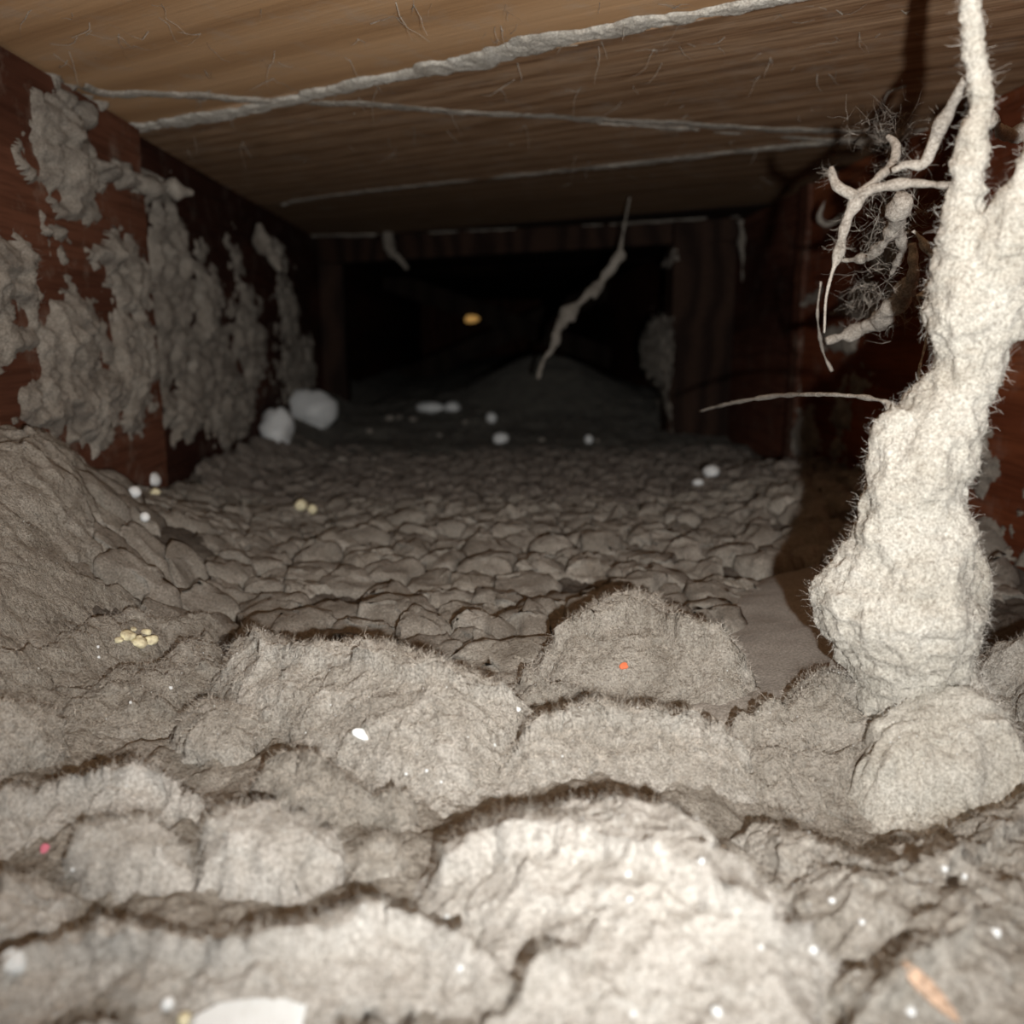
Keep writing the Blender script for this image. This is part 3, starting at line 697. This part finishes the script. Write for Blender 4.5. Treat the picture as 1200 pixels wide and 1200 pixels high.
# ================================================================== WALL DUST
def wall_dust(name, label, X0, face, y0, y1, z0, z1, blobs, mat, thick=0.008, seed=0, bias=-0.35, step=0.0014, cat='lint', parent=None, namp=0.55, nscale=0.016):
    ny, nz = int((y1 - y0) / step), int((z1 - z0) / step)
    Y, Z = np.meshgrid(np.linspace(y0, y1, ny), np.linspace(z0, z1, nz), indexing='ij')
    m = np.full(Y.shape, -1.0)
    wob = P3(Y, Z, seed)
    Yw = Y + 0.007 * fbm(wob, 0.018, 3, seed + 1); Zw = Z + 0.007 * fbm(wob, 0.018, 3, seed + 2)
    for (px, py, rx, ry, wt) in blobs:
        c = on_x(px, py, X0); a = on_x(px + rx * (1 if face > 0 else -1), py, X0); b = on_x(px, py - ry, X0)
        sy, sz = abs(a[1] - c[1]) + 1e-4, abs(b[2] - c[2]) + 1e-4
        m = np.maximum(m, wt * 1.8 * np.exp(-(((Yw - c[1]) / sy) ** 2 + ((Zw - c[2]) / sz) ** 2) * 0.9) - 1.0)
    n1 = billow(P3(Y, Z, seed) * np.array([1, 1, 1]), nscale, 3, seed + 4, 0.55)
    t = m + namp * n1 + 0.25 * fbm(wob, 0.005, 3, seed + 9) + bias + 0.45
    h = thick * np.where(t > 0, np.clip(t, 0, 1.6) ** 0.85, t * 1.2) * (0.8 + 0.2 * billow(wob, .006, 2, seed + 15)) + 0.0004 * fbm(wob, 0.0025, 2, seed + 12)
    Xg = X0 + face * h
    G = np.stack([Xg, Y, Z], -1)
    keep = t > -0.30
    f = grid_faces(ny, nz, keep)
    if face < 0: f = f[:, ::-1]
    v, f, used = compact(G.reshape(-1, 3), f)
    base = v.mean(0)
    o = mesh_obj(name, v - base, f, mat); o.location = base
    if parent is not None: o.parent = parent; o['kind'] = 'stuff'
    if label: tag(o, label)
    if not parent: tag(o, None, cat)
    nr = grid_normals(G).reshape(-1, 3) * face
    inn = (t > 0.05).reshape(-1)
    if inn.sum() > 50:
        fibres('fuzz', G.reshape(-1, 3)[inn] - base, nr[inn], int(2500 * (y1 - y0) / .5), 0.0045, 0.00012, mat, o, 1.2)
    return o
LB = [(72, 150, 34, 40, 1.0), (78, 205, 30, 55, 1.15), (40, 30, 60, 14, .5), (20, 150, 18, 18, .35), (25, 180, 8, 40, .6), (60, 300, 12, 60, .6), (60, 265, 25, 25, .7),
      (130, 200, 40, 14, 1.0), (165, 215, 40, 12, 1.0), (125, 292, 24, 26, 1.05), (155, 290, 10, 30, .6),
      (20, 320, 45, 45, .85), (30, 400, 40, 50, .7), (80, 400, 38, 70, 1.0), (100, 470, 60, 60, 1.0), (60, 480, 30, 40, .9), (30, 470, 20, 30, .6), (0, 340, 30, 60, .8),
      (150, 330, 30, 60, .8), (150, 430, 40, 80, .95), (190, 300, 24, 60, .85), (195, 390, 30, 70, .95), (240, 360, 20, 70, .9), (250, 440, 30, 60, .95), (210, 480, 45, 40, .85),
      (290, 400, 24, 80, .85), (270, 480, 30, 50, .9), (170, 240, 25, 25, .5)]
LB1 = [b for b in LB if b[0] < 165]; LB2 = [b for b in LB if b[0] >= 120] + [(205, 320, 12, 90, 1.0), (185, 250, 20, 25, .7), (275, 300, 12, 50, .6), (320, 290, 8, 20, .8), (335, 360, 20, 80, .6), (350, 430, 30, 50, .7)]
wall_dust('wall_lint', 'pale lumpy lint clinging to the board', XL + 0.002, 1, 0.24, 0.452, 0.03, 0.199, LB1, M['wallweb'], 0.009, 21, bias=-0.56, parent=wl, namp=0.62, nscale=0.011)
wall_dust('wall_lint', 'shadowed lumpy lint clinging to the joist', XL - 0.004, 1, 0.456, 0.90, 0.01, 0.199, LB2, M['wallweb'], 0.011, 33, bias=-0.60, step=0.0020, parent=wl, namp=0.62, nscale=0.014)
RB = [(985, 395, 22, 18, 1.0), (1010, 350, 40, 26, .8), (1040, 280, 30, 60, .7), (940, 352, 22, 10, .9), (915, 375, 22, 14, .8), (890, 400, 14, 10, .6),
      (930, 470, 10, 60, .7), (945, 520, 18, 45, .9), (985, 500, 16, 60, .7), (1000, 450, 30, 30, .6), (900, 540, 40, 30, .8), (870, 500, 20, 30, .5), (1000, 560, 30, 20, .6),
      (1150, 540, 16, 60, .8), (1160, 640, 20, 50, .9), (1190, 600, 10, 40, .5), (1180, 660, 30, 30, .9), (905, 300, 12, 40, .35)]
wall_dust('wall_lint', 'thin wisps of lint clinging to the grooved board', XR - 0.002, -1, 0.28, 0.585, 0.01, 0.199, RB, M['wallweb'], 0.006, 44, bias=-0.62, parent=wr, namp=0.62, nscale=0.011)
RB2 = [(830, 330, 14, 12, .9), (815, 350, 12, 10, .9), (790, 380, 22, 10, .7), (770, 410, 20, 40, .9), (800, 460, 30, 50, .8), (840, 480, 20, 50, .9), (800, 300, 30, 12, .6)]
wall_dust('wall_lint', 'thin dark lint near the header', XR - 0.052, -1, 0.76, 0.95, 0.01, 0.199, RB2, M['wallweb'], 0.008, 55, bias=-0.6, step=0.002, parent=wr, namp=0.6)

# dust edging down the exposed end of the left board and the header corner
def edge_line(name, items, mat, parent, sides=6, rough=0.6, nsc=0.008, seed=0):
    return tubes_obj(name, [px_path(items)], mat, parent, sides=sides, rough=rough, nsc=nsc, seed=seed, n=10)
edge_line('dust_edge', [(158, 150, .452, 6), (160, 190, .452, 7), (161, 240, .452, 6), (163, 300, .452, 7)], M['plaster_dim'], wl, seed=3)
edge_line('dust_edge', [(868, 258, .755, 9), (870, 290, .755, 7), (872, 330, .755, 5)], M['wallweb'], wr, seed=4)
edge_line('dust_edge', [(966, 205, .583, 5), (967, 260, .583, 4), (966, 330, .583, 4)], M['joist_red'], wr, seed=5)
# fluff in the top corners
cl = [(at_depth(2, 68, .345), .004), (at_depth(30, 80, .36), .003), (at_depth(55, 88, .37), .0042), (at_depth(80, 98, .385), .0035), (at_depth(102, 110, .40), .004), (at_depth(118, 122, .41), .003)]
tag(tubes_obj('corner_fluff', [([p for p, _ in cl], [r for _, r in cl])], M['wallweb'], wl, sides=9, rough=0.9, nsc=0.006, n=14, seed=9), 'grey fluff packed along the top left corner')
tubes_obj('lint_shelf', [px_path([(108, 196, .41, 20), (130, 200, .42, 24), (160, 212, .43, 18), (195, 220, .45, 16), (226, 226, .46, 6)]),
                         px_path([(105, 125, .39, 12), (90, 150, .385, 22), (75, 170, .38, 24)])], M['wallweb'], wl, sides=9, rough=0.7, nsc=0.008, n=10, seed=14)

# ================================================================== HANGING STRAND
st = empty('lint_strand', tuple(on_bed(1080, 840, 0.0)))
tag(st, 'thick bright cream strand of lint hanging from ceiling to dust at the right', 'lint')
D = .150
main = px_path([(1120, -260, .162, 10), (1130, -120, .168, 10), (1137, 0, .1716, 11), (1142, 60, .174, 14), (1147, 110, .175, 17), (1139, 165, .1764, 20), (1132, 215, .1776, 28),
                (1130, 262, .1788, 42), (1134, 310, .180, 62), (1138, 350, .181, 80), (1135, 400, .182, 78), (1126, 450, .183, 74), (1105, 500, .184, 90), (1080, 545, .185, 100), (1070, 590, .1855, 98),
                (1068, 640, .186, 124), (1055, 690, .187, 150), (1052, 735, .188, 138), (1062, 780, .188, 122), (1085, 830, .187, 120), (1095, 880, .185, 110)])
right = px_path([(1235, 120, 0.1656, 22), (1222, 170, 0.1680, 30), (1206, 220, 0.1704, 38), (1185, 280, 0.1740, 56), (1170, 330, 0.1776, 62), (1160, 390, 0.1800, 58)])
lobe1 = px_path([(1095, 640, 0.1872, 70), (1110, 690, 0.1884, 74), (1098, 740, 0.1920, 70), (1090, 780, 0.1956, 50)])
lobe2 = px_path([(1040, 650, 0.1884, 54), (1000, 695, 0.1896, 54), (975, 710, 0.1908, 34)])
lobe3 = px_path([(1030, 740, 0.1920, 60), (1022, 775, 0.1944, 42), (1020, 795, 0.1956, 30)])
lobe4 = px_path([(1060, 480, 0.1848, 30), (1040, 510, 0.1860, 30), (1032, 560, 0.1860, 26), (1022, 600, 0.1872, 20)])
so, sv, sn = fused('strand_body', [main, right, lobe1, lobe2, lobe3, lobe4], 0.00066, M['white'], st, amp=0.0012, nsc=0.0045, seed=5, amp2=0.00035)
fb = fibres('fuzz', sv, sn, 9000, 0.0026, 0.00006, M['fibre_pale'], st, 1.2)
cr = empty('lint_tangle', tuple(at_depth(1060, 215, .155))); tag(cr, 'curved thin lint wisps arching left from the thick hanging strand', 'lint')
def W_(name, items, mat, parent=None, seed=0, rough=0.5, sides=7):
    return tubes_obj(name, [px_path([(a, b, c, d * .8) for a, b, c, d in it]) for it in items], mat, parent, sides=9, rough=rough, nsc=0.0045, n=14, seed=seed)
tw = W_('wisp', [[(1132, 92, 0.1788, 8), (1112, 130, 0.1860, 12), (1100, 155, 0.1896, 14), (1090, 180, 0.1920, 13), (1080, 194, 0.1932, 12), (1062, 193, 0.1944, 10), (1045, 200, 0.1956, 6)],
                 [(1125, 218, 0.1800, 10), (1090, 216, 0.1872, 10), (1060, 215, 0.1920, 12), (1030, 220, 0.1956, 14), (1008, 232, 0.1980, 18), (996, 252, 0.1992, 15), (988, 275, 0.2004, 14), (982, 300, 0.2016, 13), (975, 320, 0.2016, 5), (968, 350, 0.2016, 3.5), (966, 390, 0.2016, 3)],
                 [(974, 196, 0.2016, 5), (978, 212, 0.2004, 10), (988, 222, 0.1992, 12), (1004, 230, 0.1980, 12)],
                 [(1008, 228, 0.1980, 12), (1030, 208, 0.1992, 12), (1045, 192, 0.2016, 12), (1050, 170, 0.2040, 12), (1040, 160, 0.2064, 6)]], M['web'], cr, 31)
tp = np.array([at_depth(a + RNG.normal(0, 4), b + RNG.normal(0, 4), .195) for a, b in [(1060, 196), (1080, 192), (1010, 230), (990, 260), (985, 290), (1030, 218), (1045, 190), (1100, 155), (975, 205), (1060, 215)] for _ in range(12)])
fibres('fuzz', tp, RNG.normal(0, 1, tp.shape), 350, 0.004, 0.00007, M['web'], cr, 1.4)
cw = empty('cobweb_clump', tuple(at_depth(1030, 300, .25))); tag(cw, 'grey tangled cobweb and dust clump behind the thin wisps, against the right joist', 'cobweb')
W_('wisp', [[(1060, 235, .22, 22), (1050, 262, .23, 16), (1035, 285, .24, 12), (1020, 300, .25, 14), (995, 305, .26, 6), (980, 303, .26, 4)],
            [(1070, 270, .22, 12), (1085, 290, .22, 12), (1098, 310, .22, 8)], [(1050, 262, .23, 10), (1058, 290, .24, 12), (1045, 320, .25, 10)],
            [(1068, 285, .25, 10), (1070, 320, .25, 16), (1055, 350, .26, 26), (1035, 372, .27, 22), (1010, 385, .28, 14), (985, 395, .28, 16), (968, 400, .28, 8)],
            [(1090, 330, .22, 22), (1078, 348, .22, 14)], [(1075, 345, .22, 3), (1086, 390, .22, 3), (1078, 430, .22, 3), (1076, 450, .22, 4)],
            [(962, 330, .28, 3), (958, 370, .28, 3), (964, 410, .29, 4), (975, 435, .29, 4)], [(1160, 140, .22, 16), (1185, 160, .24, 14), (1200, 150, .25, 16)],
            [(1150, 170, .20, 8), (1160, 195, .20, 6)]], M['web'], cw, 41, rough=0.7)
fpts = np.vstack([at_depth(a, b, c) + RNG.normal(0, .004, 3) for a, b, c in [(1055, 245, .23), (1035, 285, .24), (1065, 335, .25), (1040, 365, .27), (1030, 160, .28), (1050, 150, .28), (1010, 350, .28)] for _ in range(40)])
fibres('fuzz', fpts, RNG.normal(0, 1, fpts.shape), 900, 0.008, 0.00010, M['web'], cw, 1.0)

th = tubes_obj('hanging_thread', [px_path([(820, 482, .34, 3), (850, 474, .31, 4), (900, 465, .27, 5), (950, 462, .23, 5), (1000, 464, .205, 4.5), (1030, 469, .192, 5), (1048, 474, .187, 5)])], M['web'], None, sides=6, rough=0.4, nsc=0.003, n=10)
tag(th, 'single pale thread arching left from the middle of the thick strand', 'thread')
o = blob('bead', (0, 0, 0), (0.002, 0.002, 0.002), M['web'], th, 4); o.location = at_depth(1043, 476, .188); o.name = 'knot'
ht = tubes_obj('lint_string', [px_path([(738, 232, .62, 2), (732, 262, .64, 2.5), (727, 292, .65, 5), (726, 300, .65, 12), (712, 318, .65, 10), (706, 328, .65, 8), (698, 340, .65, 22), (690, 344, .65, 14), (680, 355, .65, 6), (670, 365, .65, 16), (660, 376, .65, 17), (654, 388, .65, 9), (650, 400, .65, 10), (645, 412, .65, 7), (638, 420, .65, 4), (633, 432, .65, 7), (631, 444, .65, 3)])],
               M['felt'], None, sides=8, rough=0.5, nsc=0.008, n=8)
tag(ht, 'knotted tan lint string dangling before the black opening at the back', 'lint')
hw = tubes_obj('cobweb_wisp', [px_path([(452, 262, .88, 8), (458, 290, .88, 16), (465, 300, .88, 8), (478, 315, .88, 5)])], M['wallweb'], None, sides=7, rough=0.6, nsc=0.008, n=8)
tag(hw, 'faint wisp hanging from the header above the black opening', 'cobweb')
hw = tubes_obj('cobweb_wisp', [px_path([(303, 262, .62, 8), (308, 285, .62, 18), (318, 300, .62, 18), (328, 318, .62, 8)])], M['wallweb'], None, sides=7, rough=0.6, nsc=0.008, n=8)
tag(hw, 'pale slanting lint wisp hanging off the left joist near the back', 'cobweb')
hw = empty('ceiling_cobweb', tuple(at_depth(1010, 200, .45))); hq = hw
tubes_obj('web_strand', [px_path([(968, 232, .50, 4), (960, 255, .50, 5), (975, 262, .50, 4), (1010, 236, .50, 5)])], M['plaster_dim'], hw, sides=7, rough=0.8, nsc=0.008, n=8)
tubes_obj('web_strand', [                               px_path([(1075, 155, .40, 5), (1060, 160, .40, 8), (1030, 165, .41, 10), (1005, 168, .42, 6)])], M['plaster_dim'], hw, sides=7, rough=0.8, nsc=0.008, n=8)
tubes_obj('web_strand', [                               px_path([(1062, 100, .36, 2), (1040, 110, .37, 3), (1035, 130, .38, 2)])], M['plaster_dim'], hw, sides=7, rough=0.8, nsc=0.008, n=8)
tag(hw, 'dusty web along the corner where ceiling meets right joist', 'cobweb')
# fine hairs stuck to the ceiling
cp = np.array([on_z(px, py, ZC - .0006) for px, py in zip(RNG.uniform(20, 1150, 260), RNG.uniform(5, 230, 260))])
fibres('ceiling_hairs', cp, np.tile([0, 0, -0.4], (len(cp), 1)), 320, 0.011, 0.00022, M['plaster_dim'], ceil, 1.0)

# ================================================================== SMALL THINGS
bpy.context.view_layer.update()
_DG = bpy.context.evaluated_depsgraph_get()
def rest(px, py):
    """where a line of sight first meets the dust"""
    org = Vector(CAM); d = Vector(ray(px, py)).normalized()
    for _ in range(40):
        ok_, loc, nrm, fi, ob, mt = S.ray_cast(_DG, org, d)
        if not ok_: return on_bed(px, py), np.array([0, 0, 1.0])
        if ob.name.split('.')[0] in ('fuzz', 'edge_hairs', 'hanging_thread', 'cobweb_wisp', 'lint_string', 'wisp', 'strand_body', 'wall_lint'):
            org = loc + d * 1e-4; continue
        return np.array(loc), np.array(nrm)
    return on_bed(px, py), np.array([0, 0, 1.0])
def bead(px, py, wpx, hpx, label, name='foam_bead', cat='foam', mat='foam', lift=0.3, seed=0, group=None, amp=0.2, off=0.0, ratio=0.9):
    p, _n = rest(px, py + hpx * 0.3); dist = np.linalg.norm(p - CAM); w_ = wpx / FPX * dist; h_ = hpx / FPX * dist
    loc = (p[0], p[1], p[2] + h_ * 0.30)
    o = blob(name, loc, (w_, w_ * ratio, h_), M[mat], seed=seed, amp=amp, rot=('Z', seed * 1.3))
    tag(o, label, cat, group); return o
bead(325, 503, 42, 42, 'angular white foam chunk in front of the longer foam chunk at the back left', 'foam_chunk', seed=2, amp=0.3)
bead(368, 481, 60, 42, 'longer off-white foam chunk behind the angular one at the back left', 'foam_chunk', seed=5, amp=0.3)
bead(505, 478, 34, 15, 'left half of the elongated foam crumb pair on the dark back dust', 'foam_crumb', seed=7)
bead(530, 477, 24, 14, 'right half of the elongated foam crumb pair on the dark back dust', 'foam_crumb', seed=8)
bead(576, 490, 14, 13, 'round foam bead right of the elongated foam crumbs', seed=9, amp=.1)
bead(587, 514, 20, 15, 'oval foam bead just in front of the round one at the centre back', seed=10, amp=.1)
bead(690, 515, 11, 11, 'lone small foam bead on dark dust right of centre', seed=11, amp=.1)
bead(158, 577, 14, 13, 'lower left bead of the small pair beside the left joist', seed=12, amp=.1)
bead(180, 563, 17, 16, 'upper right bead of the small pair beside the left joist', seed=13, amp=.1)
bead(170, 606, 11, 11, 'small bead lying alone below the pair beside the left joist', seed=14, amp=.1)
bead(182, 577, 12, 8, 'tan crumb touching the underside of the pair of beads at the left', 'dust_crumb', 'crumb', 'crumb', seed=15)
bead(833, 553, 20, 16, 'dim bead on dust near the right joist', seed=16, amp=.1)
bead(818, 565, 12, 8, 'dim crumb left of the bead near the right joist', 'foam_crumb', seed=17)
bead(353, 592, 16, 14, 'left one of two pale crumbs on the crackled clods, left of centre', 'foam_crumb', seed=18, mat='crumb', off=.006)
bead(366, 597, 13, 12, 'right one of two pale crumbs on the crackled clods, left of centre', 'foam_crumb', seed=19, mat='crumb', off=.006)
SL = ['leftmost of three faint specks in a row on the back dust', 'middle of three faint specks in a row on the back dust', 'rightmost of three faint specks in a row on the back dust', 'faint speck right of the longer foam chunk',
      'faint speck at the far edge of the cracked clods, nearest the foam chunks', 'tiny speck below the elongated foam crumb pair', 'tiny speck touching the lone small bead right of centre', 'tiny speck between elongated crumbs and round bead',
      'faint speck between the oval bead and the lone small bead']
for k, (px, py, r) in enumerate(((457, 490, 11), (468, 489, 9), (484, 491, 10), (433, 505, 10), (401, 538, 11), (515, 510, 7), (700, 516, 6), (545, 495, 7), (635, 515, 9))):
    bead(px, py, r, r * .6, SL[k], 'foam_speck', mat='web', seed=20 + k, group='faint specks on the back dust')
tag(tubes_obj('lint_curl', [px_path([(147, 572, .45, 7), (146, 556, .45, 8), (152, 545, .45, 8), (160, 546, .45, 7), (165, 556, .45, 6)])], M['felt'], None, sides=7, rough=.3, n=6), 'small lint loop standing beside the pair of beads at the left', 'lint')

def chip(name, label, cat, px, py, wpx, hpx, mat, off, rot=0.0, thick=0.35, seed=0, tiltx=0.5):
    """thin jagged flake"""
    p, nr_ = rest(px, py); dist = np.linalg.norm(p - CAM); a = wpx / FPX * dist * .5; b = hpx / FPX * dist * .5
    n = 11; th = np.linspace(0, 2 * np.pi, n, endpoint=False); r = 1 + 0.3 * np.array([noise(np.array([math.cos(t), math.sin(t), seed * 3.1]), 0.7, seed) for t in th])
    xy = np.stack([np.cos(th) * a * r, np.sin(th) * b * r], 1); t_ = min(a, b) * thick
    v = [(x, y, t_) for x, y in xy * .9] + [(x, y, 0) for x, y in xy] + [(x, y, -t_) for x, y in xy * .9] + [(0, 0, t_ * 1.3), (0, 0, -t_ * 1.3)]
    f = [(i, i + n, (i + 1) % n + n, (i + 1) % n) for i in range(n)] + [(i + n, i + 2 * n, (i + 1) % n + 2 * n, (i + 1) % n + n) for i in range(n)]
    f += [(3 * n, i, (i + 1) % n) for i in range(n)] + [(3 * n + 1, (i + 1) % n + 2 * n, i + 2 * n) for i in range(n)]
    o = mesh_obj(name, v, f, M[mat], smooth=False); o.location = p + np.array([0, 0, t_ * .5])
    o.rotation_euler = (Matrix.Rotation(tiltx, 3, 'X') @ Matrix.Rotation(rot, 3, 'Z')).to_euler()
    tag(o, label, cat); return o
chip('paint_flake', 'small white paint flake at the front foot of the fuzzy ridge', 'flake', 424, 862, 28, 12, 'foam', .011, -.4, seed=1, tiltx=.9)
chip('paint_flake', 'tiny white flake on the felt between fuzzy ridge and broad slab', 'flake', 607, 832, 8, 6, 'foam', .012, .2, seed=2, tiltx=.9)
chip('wood_splinter', 'orange brown wood splinter in the lower right corner area', 'splinter', 1090, 1165, 78, 16, 'chip_brown', .016, -.85, seed=3, thick=.5, tiltx=.9)
chip('red_chip', 'tiny red chip at the lower edge of the peaked mound', 'chip', 731, 781, 10, 8, 'chip_red', .012, .2, seed=4, tiltx=.9)
chip('pink_chip', 'tiny pink speck left of the left round puff', 'chip', 53, 995, 9, 9, 'chip_pink', .008, .2, seed=5, tiltx=.9)
chip('white_disc', 'glossy white disc cut by the bottom edge of the photo', 'disc', 295, 1200, 122, 60, 'glass', .016, .02, seed=6, thick=.12, tiltx=.25)
chip('white_bead', 'glossy white fragment in the lower left corner', 'bead', 18, 1130, 26, 20, 'glass', .013, -.4, seed=7, thick=.6, tiltx=.6)
bead(217, 1195, 15, 15, 'yellowish round bead by the left end of the white disc', 'round_bead', 'bead', 'crumb', seed=31, amp=.05, off=.014)
bead(197, 1176, 13, 14, 'pale round bead just above the yellowish one near the bottom edge', 'round_bead', 'bead', 'foam', seed=32, amp=.05, off=.014)
YL = ['yellowish crumb second from the left in the low row on the left slab', 'largest lowest yellowish crumb on the left slab', 'rightmost yellowish crumb on the left slab', 'leftmost small yellowish crumb on the left slab',
      'small yellowish crumb at the upper right of its cluster on the left slab', 'small topmost yellowish crumb of the cluster on the left slab']
for k, (px, py, r) in enumerate(((150, 745, 16), (163, 752, 18), (178, 750, 14), (140, 750, 9), (172, 741, 10), (156, 738, 8))):
    bead(px, py, r, r * .7, YL[k], 'yellow_crumb', 'crumb', 'crumb', seed=40 + k, group='yellowish crumbs on the left slab', off=.0055, amp=.35)
GL = ['white grain high on the big foreground hump, upper of two right of its middle', 'white grain high on the big foreground hump, lower of two right of its middle',
      'white grain low on the big foreground hump, left of centre', 'white grain at the right shoulder of the big foreground hump', 'yellowish white grain just above the one on the right shoulder of the hump',
      'large white grain in the crease between foreground hump and lower right bank', 'large white grain left of the orange brown splinter', 'white grain near the bottom edge, between hump and splinter',
      'bluish white grain on the right bank below the bright pile', 'white grain just right and below the bluish one below the bright pile', 'small white grain left of the large one in the crease',
      'white grain at the far right above the splinter', 'white grain at the bottom edge on the big foreground hump', 'tiny grain at the near foot of the fuzzy ridge, middle of three', 'tiny grain at the near foot of the fuzzy ridge, leftmost of three',
      'tiny grain at the near foot of the fuzzy ridge, rightmost of three', 'tiny grain where fuzzy ridge meets the broad slab', 'tiny grain on the front of the broad slab', 'tiny grain left of the yellowish crumbs, upper of two', 'tiny grain left of the yellowish crumbs, lower of two',
      'tiny grain above the tuft left of the fuzzy ridge', 'tiny grain on the ragged felt clump left of the tuft', 'small grain on the left slope of the big foreground hump', 'grain on the upper middle of the lower right bank',
      'grain on the lower right bank just below and right of its middle grain', 'tiny grain on the left round puff, near its left rim']
for k, (px, py, r) in enumerate(((736, 1024, 10), (738, 1053, 10), (539, 1134, 11), (822, 1009, 9), (848, 993, 8), (953, 1113, 14), (1067, 1185, 14), (840, 1185, 14), (1107, 1018, 10), (1130, 1027, 9), (892, 1110, 7), (1167, 1093, 12),
                                 (742, 1188, 10), (500, 903, 6), (476, 907, 6), (517, 916, 5), (580, 873, 5), (659, 886, 4), (115, 758, 5), (116, 770, 5), (200, 806, 6), (153, 823, 5), (524, 1074, 7), (975, 1055, 9), (1010, 1080, 8), (85, 1019, 6))):
    bead(px, py, r * .72, r * .65, GL[k], 'white_grain', 'grain', 'foam', seed=60 + k, group='sparkling white grains on the near dust', off=.0135 if py > 950 else .0115, amp=.25)

# fine sparkling grit over the near dust
P_ = np.vstack(ALLP); n = 900; idx = RNG.integers(0, len(P_), n); c = P_[idx] + np.array([0, 0, .0002])
r = RNG.uniform(.00008, .00024, (n, 1, 1))
octv = np.array([[1, 0, 0], [-1, 0, 0], [0, 1, 0], [0, -1, 0], [0, 0, 1], [0, 0, -1]], float)
V = c[:, None] + (octv[None] * r * RNG.uniform(.6, 1.3, (n, 6, 1)))
of = np.array([[0, 2, 4], [2, 1, 4], [1, 3, 4], [3, 0, 4], [2, 0, 5], [1, 2, 5], [3, 1, 5], [0, 3, 5]])
F = (np.arange(n)[:, None, None] * 6 + of[None]).reshape(-1, 3)
gr = mesh_obj('dust_grit', V.reshape(-1, 3), F, M['foam'], floor, smooth=False); tag(gr, 'fine sparkling white grit sprinkled over the near lint', kind='stuff')
